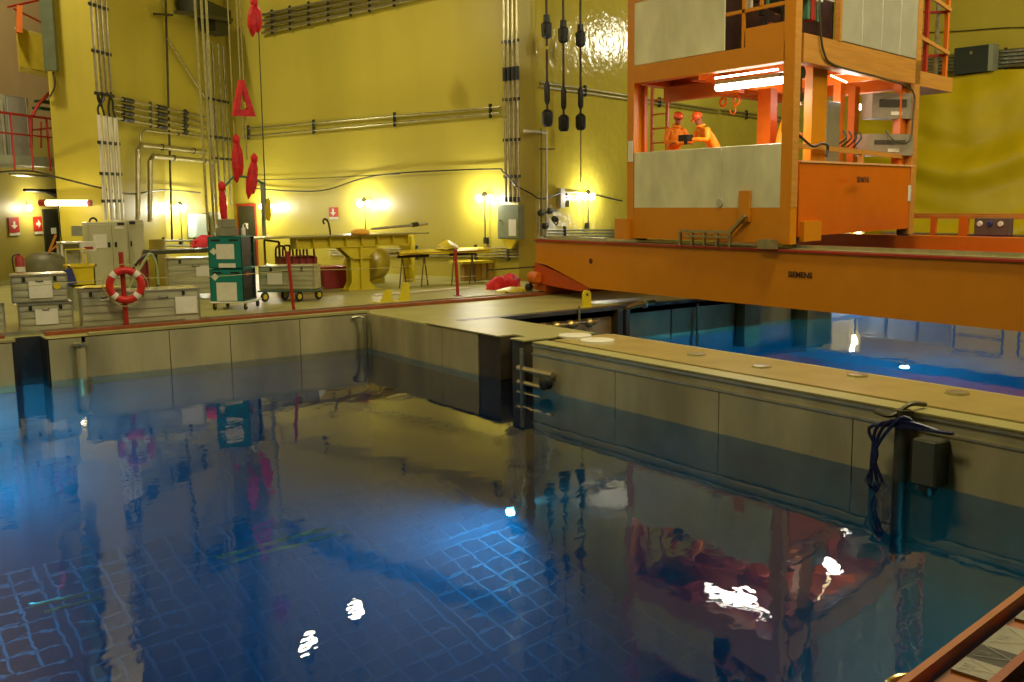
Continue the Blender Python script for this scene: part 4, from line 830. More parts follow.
for k in range(6):
    a = up_[k % 4][1]; b = lo_[(k*3+1) % 4][0]; link('cable', MB().tube(curve_pts([a, a.lerp(b, .35)+Vector((.06*(k % 3-1), -.08, 0)), a.lerp(b, .7)+Vector((-.06*(k % 2), -.04, 0)), b]), .03, 6), black, cf)
# horizontal conduit rows with dark couplings
def hrow(label, pts0, pts1, n, r, m, clampf, group='conduit bundles', name='conduit_rack', off=None):
    a0, a1 = Vector(pts0[0]), Vector(pts0[1]); b0, b1 = Vector(pts1[0]), Vector(pts1[1]); runs = [[a0.lerp(a1, k/(n-1)), b0.lerp(b1, k/(n-1))] for k in range(n)]
    t = pipes(name, label, 'conduits', a0, runs, r, m, [(a0.lerp(b0, f)+Vector((0, 0, .12)), a1.lerp(b1, f)-Vector((0, 0, .12))) for f in clampf], group); return t, runs
t, rr = hrow('row of four conduits with black couplings crossing the recess wall', ((8.371, 32.912, 5.759), (8.32, 32.859, 5.177)), ((12.79, 37.736, 5.693), (12.73, 37.674, 4.991)), 4, .05, pipeM, (.35, .75))
for r_ in rr:
    for f in (.07, .12, .42, .47, .72): d = (r_[1]-r_[0]).normalized(); link('coupling', MB().tube([r_[0].lerp(r_[1], f), r_[0].lerp(r_[1], f)+d*.3], .085, 8), black, t)
hrow('upper row of four conduits climbing along the top of the long wall', ((14.982, 37.184, 9.492), (14.97, 37.234, 8.842)), ((17.865, 25.355, 9.467), (17.864, 25.362, 9.039)), 4, .055, pipeM, (.05, .14, .23, .32, .42, .5, .6))
hrow('pair of thin pipes running the length of the long wall', ((14.622, 38.871, 5.379), (14.616, 38.897, 5.071)), ((17.838, 25.677, 5.305), (17.837, 25.68, 5.126)), 2, .035, pipeM, (.03, .33, .65, .97))
hrow('low row of conduits along the foot of the long wall', ((15.844, 33.856, 0.749), (15.842, 33.866, 0.566)), ((18.004, 24.996, 1.025), (18.003, 25.0, 0.749)), 4, .03, pipeM, (.2, .5, .8, .95))
hrow('row of conduits behind the bridge end on the glossy wall', ((19.077, 25.082, 1.544), (19.075, 25.081, 1.357)), ((29.64, 28.657, 1.194), (29.648, 28.66, 0.953)), 3, .03, pipeM, (.1, .4, .7))
hrow('pair of thin pipes crossing the glossy wall behind the trolley', ((18.898, 25.042, 6.046), (18.896, 25.042, 5.926)), ((31.216, 29.212, 6.03), (31.221, 29.214, 5.91)), 2, .03, aluL, (.2, .6))
hrow('pair of thin pipes on the wall seen through the trolley', ((31.447, 29.317, 6.048), (31.45, 29.318, 5.927)), ((37.638, 30.265, 5.926), (37.648, 30.266, 5.748)), 2, .035, pipeM, (.3,))
# vertical four conduits at the wall corner
c0 = [Vector((17.869, 25.465, 3.702)), Vector((17.989, 24.976, 3.685))]; runs = []
for k in range(4): q = c0[0].lerp(c0[1], k/3); runs.append([Vector((q.x, q.y, 2.427)), Vector((q.x, q.y, 12))])
t = pipes('conduit_rack', 'four vertical conduits above the grey electrical panel', 'conduits', runs[0][0], runs, .045, pipeM, clampz(runs, (3.2, 4.3, 5.5, 7.2)), 'conduit bundles')
for r_ in runs: link('coupling', MB().tube([Vector((r_[0].x, r_[0].y, 6.05)), Vector((r_[0].x, r_[0].y, 6.45))], .065, 8), black, t); link('coupling', MB().tube([r_[0], r_[0]+Vector((0, 0, .15))], .055, 8), black, t)
# electrical panel
ep = Vector((17.852, 25.2, 1.3)); eh = 1.042
t = thing('electrical_panel', 'grey green electrical panel box with papers on the long wall', 'panel', ep)
link('box', MB().obox(ep, .9, .22, eh, -13.7), M('panel_grey_green', '#747c5c', .45), t); link('door_leaf', MB().obox(ep+n1_*.12+Vector((0, 0, .04)), .82, .02, eh-.08, -13.7), M('panel_grey_green2', '#7c8464', .45), t)
link('paper_label', MB().obox(ep+n1_*.14+azv(-13.7)*-.18+Vector((0, 0, .1)), .3, .01, .5, -13.7), white, t); link('knob', MB().obox(ep+n1_*.15+azv(-13.7)*.3+Vector((0, 0, .55)), .06, .03, .03, -13.7), black, t)
t = thing('bracket_plate', 'yellow tapered bracket under the electrical panel', 'bracket', ep); link('plate', MB().prism([ep+azv(-13.7)*.3, ep-azv(-13.7)*.3, ep-azv(-13.7)*.08-Vector((0, 0, .3)), ep+azv(-13.7)*.08-Vector((0, 0, .3))], n1_*.1), yel, t)
# turnbuckles on the glossy wall
for k, (px, lab) in enumerate([(((18.278, 23.861, 7.534), (18.253, 23.853, 5.492), (18.247, 23.851, 5.004)), 'leftmost of three dark hanging turnbuckle rods'), (((19.11, 24.143, 7.504), (19.092, 24.137, 5.44), (19.088, 24.136, 4.911)), 'middle of three dark hanging turnbuckle rods'), (((20.011, 24.448, 7.505), (20.002, 24.445, 5.598), (20.0, 24.444, 4.996)), 'rightmost of three dark hanging turnbuckle rods')]):
    a, b, c = [Vector(q) for q in px]; x, y = b.x, b.y; t = thing('turnbuckle', lab, 'turnbuckle', (x, y, c.z), 'turnbuckle rods')
    P_ = lambda z: Vector((x, y, z)); zt_ = a.z; zc = c.z
    link('rod', MB().tube([P_(13), P_(zc+.1)], .035, 8), M('rod_brown', '#3c3018', .5, .4), t)
    link('clevis', MB().lathe(P_(zt_-.25), [(-.16, .08), (-.1, .15), (.25, .16), (.3, .1), (.5, .09)], 10), darkG, t, True); link('clevis', MB().lathe(P_(zc-.2), [(-.2, .1), (-.12, .16), (.22, .16), (.3, .08)], 10), darkG, t, True)
    link('sleeve', MB().lathe(P_(zc+.25), [(0, .05), (.1, .085), (.55, .085), (.65, .05)], 10), darkG, t, True)
    link('pin', MB().lathe(P_(zt_-.2)+azv(71.3)*-.18, [(0, .05), (.36, .05)], 8, azv(71.3)), M('rod_brown', '#3c3018', .5, .4), t)
    if k == 0: link('yellow_tape', MB().tube([P_((zt_+zc)/2+.55), P_((zt_+zc)/2+.63)], .045, 8), yelB, t)
    if k == 2: link('tie_rod', MB().tube([P_(zc-.3), P_(3.0)], .022, 6), pipeM, t)
# valve tree on the glossy wall
vt = thing('wall_valves', 'cluster of small wall valves and thin pipes left of the right lamp', 'valves', (19.022, 24.958, 1.547))
link('pipe', MB().tube([(18.811, 24.939, 1.368), (18.855, 24.954, 4.661)], .03, 6), pipeM, vt); link('pipe', MB().tube(curve_pts([(19.074, 25.028, 1.358), (19.111, 25.041, 4.31), (19.009, 25.006, 4.518), (18.108, 24.816, 4.541)]), .045, 8), whiteM, vt)
for a in ((18.767, 24.872, 2.078), (19.188, 25.014, 2.132), (19.507, 25.122, 1.876), (18.971, 24.941, 1.673)): link('valve', MB().lathe(a, [(-.1, .04), (-.06, .1), (.06, .1), (.1, .04)], 10, (1, .3, 0)), pipeD, vt, True)
link('wheel', MB().torus((19.449, 24.997, 1.816), .12, .02, nW2, 14, 6), pipeD, vt); link('bar', MB().bar((18.612, 24.819, 2.081), (19.564, 25.141, 2.126), .05), pipeD, vt); link('bracket', MB().bar((18.795, 24.934, 4.026), (19.532, 25.183, 4.051), .06, .04), pipeD, vt)
jb = thing('junction_box', 'narrow cream junction box with dark conduits left of the right lamp', 'box', (20.006, 25.397, 2.213))
link('box', MB().obox((19.951, 25.378, 2.214), .24, .14, .62, 71.3), greyC, jb); link('conduit', MB().tube([(20.173, 25.4, 2.243), (20.176, 25.401, 2.687)], .03, 6), pipeD, jb); link('conduit', MB().tube([(20.285, 25.438, 2.241), (20.288, 25.439, 2.655)], .03, 6), pipeD, jb)
# loose black cables along the walls
def cable(label, pts, r=.022, m=None, name='wall_cable', cat='cable'): return tag(link(name, MB().tube(curve_pts(pts), r, 6), m or black), label, cat)
cable('black cable sagging along the long wall behind the stand', [(14.704, 38.535, 3.077), (15.313, 36.037, 2.922), (15.807, 34.009, 2.928), (16.271, 32.104, 3.28), (16.76, 30.099, 3.434), (17.732, 26.115, 3.45), (17.783, 25.483, 3.34), (17.905, 24.979, 2.906)])
cable('thinner cable sagging above the first along the long wall', [(14.643, 38.871, 3.396), (15.478, 35.444, 3.357), (16.287, 32.127, 3.385), (16.774, 30.126, 3.402)], .014, pipeD)
cable('black cable sagging from the corner to the right lamp', [(17.905, 24.979, 2.906), (18.367, 24.892, 2.692), (18.878, 24.962, 2.506), (19.954, 25.326, 2.688), (21.21, 25.751, 2.685), (23.59, 26.557, 2.404)])
cable('dark cable sloping down across the column foot', [(5.028, 33.167, 3.489), (6.026, 34.207, 3.555), (6.56, 33.2, 3.35), (7.58, 32.2, 3.0), (8.785, 33.487, 2.824), (10.487, 35.48, 2.973), (12.336, 37.407, 2.882)], .03, pipeD)
cable('thin cable on the wall high at the upper right', [(38.497, 24.963, 9.103), (38.69, 23.316, 8.97), (38.872, 21.765, 8.884), (39.045, 20.295, 8.728)], .02, pipeD)
cable('black cable hanging along the column upper left edge', [(6.74, 33.4, 6.49), (6.77, 33.4, 6.11), (6.64, 33.6, 5.77)], .03, pipeD)
# big bent pipes of the recess
for k, (pts, r, lab) in enumerate([([(9.052, 33.767, 1.924), (9.254, 33.977, 4.242), (9.402, 34.131, 4.413), (12.642, 37.51, 4.394)], .085, 'outer large bent pale pipe left of the ropes'), ([(9.562, 34.226, 1.908), (9.736, 34.408, 3.912), (9.89, 34.568, 4.084), (13.164, 37.982, 4.05)], .085, 'inner large bent pale pipe left of the ropes'), ([(9.376, 34.177, 4.318), (9.461, 34.265, 4.775), (9.653, 34.465, 4.922), (14.921, 39.959, 4.94)], .04, 'thin bent pipe above the large bent pipes')]):
    t = thing('bent_pipe', lab, 'pipe', pts[0], 'bent pipes in the recess'); link('pipe', MB().tube(pts, r, 10), pipeM, t, True)
    for f in (.3, .8): q = Vector(pts[-2]).lerp(Vector(pts[-1]), f); link('clamp', MB().tube([q-Vector((.05, 0, 0)), q+Vector((.05, 0, 0))], r*1.25, 10), darkG, t); 
t = thing('drop_pipe', 'dark vertical pipe down the recess wall with a slanting branch', 'pipe', (10.457, 35.448, 0.904))
link('pipe', MB().tube([(10.687, 35.688, 1.238), (11.107, 36.126, 10.139)], .04, 8), pipeD, t); link('branch', MB().tube([(11.004, 35.946, 8.171), (12.413, 37.415, 6.843), (13.334, 38.376, 6.095), (13.292, 38.332, 4.893)], .045, 8), pipeM, t); link('bracket', MB().bar((10.435, 35.353, 8.828), (11.327, 36.283, 9.018), .08, .08), pipeD, t)
runs = []
for k, px in enumerate(((13.052, 37.938, 8.528), (13.405, 38.305, 8.53), (13.766, 38.682, 8.533), (14.074, 39.003, 8.523))): q = Vector(px); runs.append([q, Vector((q.x, q.y, 2.4))])
pipes('conduit_rack', 'four vertical conduits in the corner behind the ropes', 'conduits', runs[0][1], runs, .05, pipeM, clampz(runs, (4.2, 5.0, 6.4)), 'conduit bundles')
t = thing('duct_box', 'dark grey cable tray box high in the corner behind the ropes', 'duct', (12.689, 37.415, 9.138))
link('tray', MB().obox((12.907, 37.498, 9.241), 2.8, .8, .5, 43.8).obox((13.451, 38.065, 8.794), 1.2, .6, .5, 43.8), M('tray_dark', '#34341c', .5, .3), t); link('tray_rail', MB().bar((10.899, 34.681, 8.834), (14.131, 38.051, 9.361), .06, .12), pipeD, t)
# ropes and red bags
RY = 26
for k, (xt, xb_, yb_, lab, r) in enumerate([(192, 216, 235, 'thick yellowish rope, leftmost of the hanging ropes', .035), (199, 222, 232, 'second yellowish rope from the left', .03), (212, 226, 228, 'third hanging rope beside the conduits', .028), (228, 238, 150, 'thin hanging rope left of the red bags', .015)]):
    pass
ropes = [((8.68, 26.0, 8.32), (8.73, 26.0, 1.76)), ((8.84, 26.0, 8.33), (8.89, 26.0, 1.75)), ((9.22, 26.3, 8.44), (9.08, 26.3, 1.93)), ((9.59, 26.0, 8.42), (9.56, 26.0, 3.36)), ((9.73, 25.8, 8.4), (9.72, 25.8, 4.13)), ((9.9, 25.9, 8.44), (9.84, 25.9, 3.62)), ((10.69, 26.4, 8.62), (10.49, 26.4, 2.16))]
rl_ = ['leftmost yellowish rope hanging from above the frame', 'second yellowish rope hanging beside the leftmost', 'third rope hanging just before the corner conduits', 'thin rope hanging left of the red hook', 'bright rope ending at the red triangular hook', 'rope hanging behind the red triangular hook', 'thin dark line hanging right of the red bags']
for k, (a, b) in enumerate(ropes): tag(link('hanging_rope', MB().tube([(a[0]*.5+b[0]*.5-.02, a[1], a[2]+6), b], [.032, .034] if k < 3 else [.016, .018], 6), rope if k < 6 else pipeD), rl_[k], 'rope', 'hanging ropes')
hk = Vector((9.73, 25.7, 5.65)); hb_ = 4.74; hw = .42
t = thing('red_hook', 'red triangular sheathed hook hanging on the bright rope', 'hook', hk)
tri = MB(); o1 = [hk+Vector((-.06, 0, 0)), Vector((hk.x-.28, hk.y, hb_)), Vector((hk.x+.33, hk.y, hb_)), hk+Vector((.06, 0, 0))]
b_ = MB().prism([o1[0], o1[1], Vector((hk.x-.1, hk.y, hb_+.14)), Vector((hk.x-.0, hk.y, hk.z-.28))], (0, .14, 0)).prism([o1[3], o1[2], Vector((hk.x+.12, hk.y, hb_+.14)), Vector((hk.x+.02, hk.y, hk.z-.28))], (0, .14, 0)).prism([o1[1], o1[2], Vector((hk.x+.12, hk.y, hb_+.16)), Vector((hk.x-.1, hk.y, hb_+.16))], (0, .14, 0)).prism([o1[0], o1[3], Vector((hk.x+.02, hk.y, hk.z-.28)), Vector((hk.x-.0, hk.y, hk.z-.28))], (0, .14, 0))
link('sheath', b_, redC, t); link('yellow_tip', MB().tube([(hk.x+.03, hk.y, hb_+.35), (hk.x+.05, hk.y, hb_+.2)], .035, 6), yelB, t)
def bag(label, top, bot, r, seed, lobes=2, m=None):
    t = thing('red_bag', label, 'bag', top, 'red bags hanging on the ropes'); a = Vector(top); b = Vector(bot); rn = random.Random(seed)
    link('knot', MB().lathe(a, [(.12, .03), (.02, .1), (-.08, .09), (-.14, .05)], 9), redC, t, True)
    for q in range(lobes):
        o = Vector(((q-.5*(lobes-1))*r*1.1, rn.uniform(-.05, .05), 0)); n = 9; ln = b.z-a.z; f = 1-.12*q
        pr_ = [(ln*f*s_, r*w_*(.9+rn.uniform(-.12, .12))) for s_, w_ in ((.1, .4), (.3, .85), (.5, 1.0), (.7, .95), (.85, .7), (.95, .4), (1, .12))]
        link('pouch', MB().tube([a.lerp(Vector((b.x, b.y, a.z)), s_[0]/ln)+o*(.4+.6*s_[0]/ln)+Vector((0, 0, s_[0])) for s_ in pr_], [s_[1] for s_ in pr_], n), redC, t, True)
bag('red bag pair hanging highest, near the top edge', (10.11, 25.6, 7.62), (10.1, 25.6, 6.74), .15, 3)
bag('red bag hanging below the red triangular hook', (9.46, 25.6, 4.14), (9.48, 25.6, 3.01), .13, 4)
bag('red bag hanging right of the others, tied at its neck', (9.92, 25.6, 3.66), (9.78, 25.6, 2.6), .12, 5)
bag('slim red bag hanging lowest beside the khaki box', (9.02, 25.6, 2.94), (9.05, 25.6, 1.91), .12, 6, 1)
cable('grey green strap linking the hanging red bags', [(9.07, 25.6, 2.89), (9.3, 25.6, 3.14), (9.51, 25.6, 3.19), (9.94, 25.6, 3.09), (10.13, 25.6, 2.99)], .03, green, 'strap', 'strap')
tag(link('grey_post', MB().tube([(10.42, 26.4, 3.06), (10.41, 26.4, 1.59)], .06, 8), greyP), 'grey post standing right of the dark red framed door', 'post')
tag(link('yellow_bag', MB().tube([(10.41, 26.0, 2.62), (10.4, 26.0, 2.43), (10.39, 26.0, 2.17), (10.38, 26.0, 2.01)], [.04, .08, .09, .05], 8), yelB, None, True), 'small yellow bag hanging by the lamp near the red framed door', 'bag')
# cabinets by the column
gc0 = (6.86, 30.92, 0.0); gc1 = (7.7, 30.92, -0.05)
gh = 1.99
t = thing('steel_cabinet', 'large pale grey steel cabinet, the left and wider one', 'cabinet', gc0, 'pale grey steel cabinets')
gx0, gy, gx1 = gc0[0], gc0[1], 7.96
link('body', MB().bbox(gx0, gx1, gy, gy+.7, .05, gh, .01), greyC, t)
gm = (gx0+gx1)/2+.1
for a, b in ((gx0+.03, gm-.005), (gm+.005, gx1-.03)):
    dd = link('door', MB().bbox(a, b, gy-.025, gy, .12, gh-.06, .008), greyC, t)
    link('handle', MB().box((b-.12) if a < gm-.1 else a+.06, (b-.06) if a < gm-.1 else a+.12, gy-.05, gy-.02, 1.25, 1.4), darkG, dd)
paper(t, gx0+.12, gx0+.5, gy-.025, gh-.75, gh-.35); link('name_plate', MB().box(gm+.1, gm+.35, gy-.035, gy-.02, gh-.2, gh-.14), white, t); link('vent', MB().box(gx1-.28, gx1-.08, gy-.04, gy-.02, gh-.1, gh-.02), black, t)
t = thing('steel_cabinet', 'narrow pale grey steel cabinet right of the wide one', 'cabinet', (gx1+.05, gy, 0), 'pale grey steel cabinets')
ax0, ax1 = gx1+.05, 8.51
link('body', MB().bbox(ax0, ax1, gy+.25, gy+.85, .05, gh+.03, .01), greyC, t); dd = link('door', MB().bbox(ax0+.03, ax1-.03, gy+.225, gy+.25, .12, gh-.06, .008), greyC, t); link('handle', MB().box(ax0+.08, ax0+.12, gy+.2, gy+.22, 1.25, 1.4), darkG, dd); link('vent', MB().box(ax0+.08, ax0+.25, gy+.2, gy+.22, gh-.08, gh), black, t)
# white shelf with yellow bin
sx0, sx1, sy = 5.52, 6.13, 28
t = thing('white_rack', 'white metal rack left of the grey cabinets', 'rack', (sx0, sy, 0))
for x in (sx0, sx1-.05):
    for y in (sy, sy+.5): link('post', MB().box(x, x+.05, y, y+.05, 0, 1.55), whiteM, t)
for z in (.3, .9, 1.5): link('shelf', MB().box(sx0, sx1, sy, sy+.55, z, z+.04), whiteM, t)
link('back_panel', MB().box(sx0, sx1, sy+.53, sy+.55, .95, 1.5), greyC, t)
bn_ = thing('yellow_bin', 'open yellow plastic bin on the deck before the white rack', 'bin', (sx0, 25.4, 0))
ux0, ux1, uz0, uz1 = 5.17, 5.73, 0.58, 1.08
link('tub', MB().box(ux0, ux1, 25.4, 25.43, uz0, uz1).box(ux0, ux1, 25.95, 26, uz0, uz1).box(ux0, ux0+.03, 25.4, 26, uz0, uz1).box(ux1-.03, ux1, 25.4, 26, uz0, uz1).box(ux0, ux1, 25.4, 26, uz0, uz0+.03), yelB, bn_); link('rim', MB().box(ux0-.04, ux1+.04, 25.36, 25.42, uz1-.05, uz1).box(ux0-.04, ux0, 25.36, 26.04, uz1-.05, uz1).box(ux1, ux1+.04, 25.36, 26.04, uz1-.05, uz1).box(ux0-.04, ux1+.04, 25.98, 26.04, uz1-.05, uz1), yelB, bn_)
link('stand', MB().box(ux0+.05, ux1-.05, 25.45, 25.95, 0, uz0), greyP, bn_)
link('handle_frame', MB().tube([(ux0+.05, 26, uz1), (ux0+.05, 26, uz1+.35), (ux1-.05, 26, uz1+.35), (ux1-.05, 26, uz1)], .02, 6), yel, bn_)
tag(link('blue_bag', MB().bar((ux0+.02, 25.33, uz0+.05), (ux0-.08, 25.33, uz1-.08), .05, .22), blueM), 'dark blue flat bag leaning on the yellow bin', 'bag')
tag(link('yellow_drum', MB().lathe((8.3, 29.14, 0.0), [(0, .25), (.1, .28), (.9, .28), (1.0, .24), (1.5, .22)], 14), M('ochre_drum', '#8c7c1c', .5), None, True), 'ochre yellow drum right of the grey cabinets', 'drum')
# sign board, junction boxes, gauge
t = thing('notice_board', 'small white notice with red print above the white rack', 'sign', (sx1, 27.9, 1.6)); nb = (6.17, 27.9, 1.43)
link('board', MB().bbox(nb[0]-.2, nb[0]+.2, 27.9, 27.93, nb[2]-.14, nb[2]+.12, .004), white, t); link('print', MB().box(nb[0]-.1, nb[0]+.12, 27.89, 27.9, nb[2]-.09, nb[2]-.02), redM, t); link('stake', MB().box(nb[0]-.02, nb[0]+.02, 27.93, 27.95, 1.5, nb[2]), greyP, t)
t = thing('junction_box', 'grey junction box on the column foot under the fluorescent lamp', 'box', (6.84, 32.0, 1.58))
jb_ = Vector((6.84, 32.0, 1.58)); link('box', MB().obox(jb_, .36, .2, .3, 120), greyP, t); link('conduit', MB().tube(curve_pts([jb_+Vector((.25, 0, .1)), jb_+Vector((.3, 0, -.35)), jb_+Vector((-.1, 0, -.45))]), .03, 6), black, t); link('conduit', MB().tube(curve_pts([jb_+Vector((-.5, .0, 1.0)), jb_+Vector((-.5, 0, -.1)), jb_+Vector((-.35, 0, -.25)), jb_+Vector((-.1, 0, -.28))]), .02, 6), black, t)
link('cable_coil', MB().torus(jb_+Vector((.45, .1, .42)), .1, .03, (0, 1, 0)), black, t)
t = thing('wall_box', 'pale blue grey wall box under the recess lamp', 'box', (12.048, 37.035, 1.269)); wb = Vector((12.048, 37.035, 1.269)); link('box', MB().obox(wb, .95, .3, .85, 43.8), greyBl, t); link('door_leaf', MB().obox(wb+nWL*.16+Vector((0, 0, .05)), .85, .02, .75, 43.8), greyBl, t); link('conduit', MB().tube([wb+Vector((0, 0, -.1)), wb+Vector((.2, 0, -.1)), wb+Vector((1.0, .9, -.1))], .03, 6), pipeD, t)
t = thing('wall_box', 'second pale box beside the hanging ropes, nearer the door', 'box', (13.267, 38.162, 1.205)); wb = Vector((13.202, 38.094, 1.17)); link('box', MB().obox(wb, .8, .3, 1.0, 43.8), greyP, t); link('door_leaf', MB().obox(wb+nWL*.16+Vector((0, 0, .05)), .7, .02, .9, 43.8), greyP, t)
hrow('dark low pipe rail along the recess wall', ((9.652, 34.103, 1.279), (9.638, 34.088, 1.115)), ((13.595, 38.215, 1.078), (13.579, 38.198, 0.885)), 2, .035, pipeD, (.1, .5))
def hose(label, pts, r, m): return cable(label, pts, r, m, 'hose', 'hose')
hose('pale green hose looping behind the life ring', [(5.86, 23.0, 0.62), (6.15, 23.0, 1.09), (6.38, 23.0, 1.39), (6.5, 23.0, 1.16), (6.52, 23.0, 0.69)], .03, M('hose_pale_green', '#8c9c5c', .5)); hose('dark hose slanting behind the life ring', [(5.95, 23.2, 0.93), (6.21, 23.2, 1.26), (6.48, 23.2, 1.42)], .03, black)
t = thing('gas_bottle', 'dark red gas bottle standing right of the life ring', 'bottle', (7.3, 26.96, 0.0)); q = Vector((7.3, 26.96, 0.0)); link('cylinder', MB().lathe(q, [(0, .12), (1.0, .12), (1.12, .08), (1.18, .04)], 12), redD, t, True); link('valve', MB().lathe(q+Vector((0, 0, 1.18)), [(0, .04), (.1, .04)], 8), aluL, t)
t = thing('fire_extinguisher', 'red fire extinguisher behind the front left cases', 'extinguisher', (4.68, 29.35, 0.0)); q = Vector((4.68, 29.35, 0.0)); q = Vector((4.2, 26.0, 0.83)); q.z = .75
link('stand', MB().box(q.x-.12, q.x+.12, q.y, q.y+.1, 0, q.z), greyP, t); link('cylinder', MB().lathe(q, [(0, .11), (.5, .11), (.58, .06), (.62, .03)], 12), redM, t, True); link('label_band', MB().lathe(q+Vector((0, 0, .2)), [(0, .112), (.12, .112)], 12), white, t); link('hose', MB().tube(curve_pts([q+Vector((0, -.05, .62)), q+Vector((-.15, -.05, .55)), q+Vector((-.14, -.05, .2))]), .015, 6), black, t)
blob('red_cloth_pile', 'red cloth pile behind the teal cabinet on a dark box', Vector((8.75, 26.3, 1.36)), .3, .3, redC, 'cloth', seed=9)
t = thing('work_table', 'dark low table carrying the red cloth behind the ribbed case', 'table', (8.66, 26.5, 1.3)); q = Vector((8.79, 26.5, 1.32)); link('top', MB().box(q.x-1.5, q.x+.5, q.y-.4, q.y+.4, q.z-.1, q.z), pipeD, t)
for dx in (-1.4, .4): link('leg', MB().box(q.x+dx, q.x+dx+.06, q.y-.3, q.y-.24, 0, q.z-.1), pipeD, t)
t = thing('brown_frame', 'brown pipe frame stand behind the wheeled case', 'frame', (10.73, 26.8, 1.46)); a = Vector((10.56, 26.8, 1.47)); b = Vector((10.99, 26.8, 1.4))
link('rail', MB().bar(a, b, .06), brown, t); link('post', MB().bar(a, (a.x, a.y, 0), .05), brown, t); link('post', MB().bar(b, (b.x, b.y, 0), .05), brown, t)
# mezzanine at far left
mz = thing('mezzanine', 'grey platform with red railing high on the far left wall', 'platform', (6.053, 35.825, 4.112))
ma, mb_ = Vector((3.968, 32.639, 4.084)), Vector((7.15, 35.958, 4.037)); zz = mb_.z; ma.z = zz
link('deck_plate', MB().prism([ma, mb_, mb_-nWL*1.6, ma-nWL*1.6], (0, 0, -.3)), greyP, mz)
d = (mb_-ma); ln = d.length; d.normalize()
link('top_rail', MB().bar(ma+Vector((0, 0, 1.25)), mb_+Vector((0, 0, 1.25)), .07), redM, mz); link('middle_rail', MB().bar(ma+Vector((0, 0, .65)), mb_+Vector((0, 0, .65)), .05), redM, mz)
for f in (.1, .3, .52, .72, .92): q = ma+d*ln*f; link('post', MB().bar(q-Vector((0, 0, .45)), q+Vector((0, 0, 1.25)), .06), redM, mz)
for f, lab in ((.5, 'dark grey green cabinet on the far left mezzanine'), (.78, 'pale grey cabinet with cream edge on the far left mezzanine')):
    q = ma+d*ln*f-nWL*.9; t = thing('locker', lab, 'cabinet', q, 'mezzanine cabinets'); link('body', MB().obox(q, 1.05, .6, 1.9, 43.8), greyP if f > .6 else M('locker_dark', '#5c6450', .5), t); link('edge', MB().obox(q+azv(43.8)*.55, .1, .65, 1.9, 43.8), greyC, t); link('door_leaf', MB().obox(q+nWL*.31+Vector((0, 0, .05)), .9, .03, 1.8, 43.8), steelG, t)
t = thing('stair_rail', 'red stair railing rising beside the column', 'railing', (6.518, 35.588, 4.584)); a = [Vector((6.314, 35.374, 4.317)), Vector((6.398, 35.462, 5.264)), Vector((6.691, 35.768, 5.707)), Vector((7.182, 36.28, 6.189))]
link('rail', MB().tube(a, .05, 6), redM, t); link('baluster', MB().bar((6.68, 35.756, 4.342), (6.754, 35.834, 5.176), .05), redM, t); link('lower_rail', MB().bar((6.437, 35.503, 4.892), (7.155, 36.252, 5.024), .05), redM, t); link('step', MB().bar((6.77, 36.139, 5.869), (7.3, 36.692, 5.874), .3, .08), green, t); link('step', MB().bar((6.675, 36.04, 5.634), (7.279, 36.67, 5.643), .3, .08), green, t)
t = thing('wall_rod', 'silvery rod bracket under the mezzanine', 'rod', (6.51, 37.024, 3.477)); link('shaft', MB().tube([(5.786, 36.269, 3.519), (7.445, 37.999, 3.471)], .05, 6), aluL, t)
t = thing('lever_bracket', 'dark lever bracket on the far left wall above the fluorescent lamp', 'bracket', (6.844, 37.373, 2.949)); link('lever', MB().tube([(6.245, 36.748, 3.01), (7.043, 37.579, 2.985), (7.478, 38.033, 2.92)], [.05, .06, .16], 6), darkG, t)
# yellow balcony box with red rail top left
t = thing('balcony_box', 'pale yellow balcony box with red rail at the top left', 'balcony', (6.626, 35.7, 7.417))
ba, bb = Vector((6.089, 34.852, 6.79)), Vector((7.425, 36.244, 7.128)); bt = 7.909
bb.z = ba.z; link('box', MB().prism([ba, bb, bb+azv(8)*1.5, ba+azv(8)*1.5], (0, 0, bt-ba.z)), M('balcony_yellow', '#e0cc3c', .5), t); link('edge', MB().prism([Vector((ba.x, ba.y, bt)), Vector((bb.x, bb.y, bt)), Vector((bb.x, bb.y, bt))-nWL*.1, Vector((ba.x, ba.y, bt))-nWL*.1], (0, 0, .05)), M('edge_highlight', '#e0d478', .5), t)  # pale top edge paints a highlight; box colour brightened in place of light
r0 = (5.903, 34.658, 8.479); link('rail', MB().bar((5.824, 34.502, 8.476), (7.677, 36.435, 9.308), .06).bar((6.022, 34.709, 8.469), (7.501, 36.251, 8.185), .05), redM, t); link('post', MB().bar((6.114, 34.732, 7.767), (6.187, 34.809, 8.589), .16), orangeR, t)
gcx = Vector((6.67, 33.2, 6.5)); tag(link('cable_duct', MB().obox(gcx, .36, .2, 8, 123), M('duct_green_grey', '#5c6444', .5, .2)), 'grey green vertical duct on the column upper left edge', 'duct')

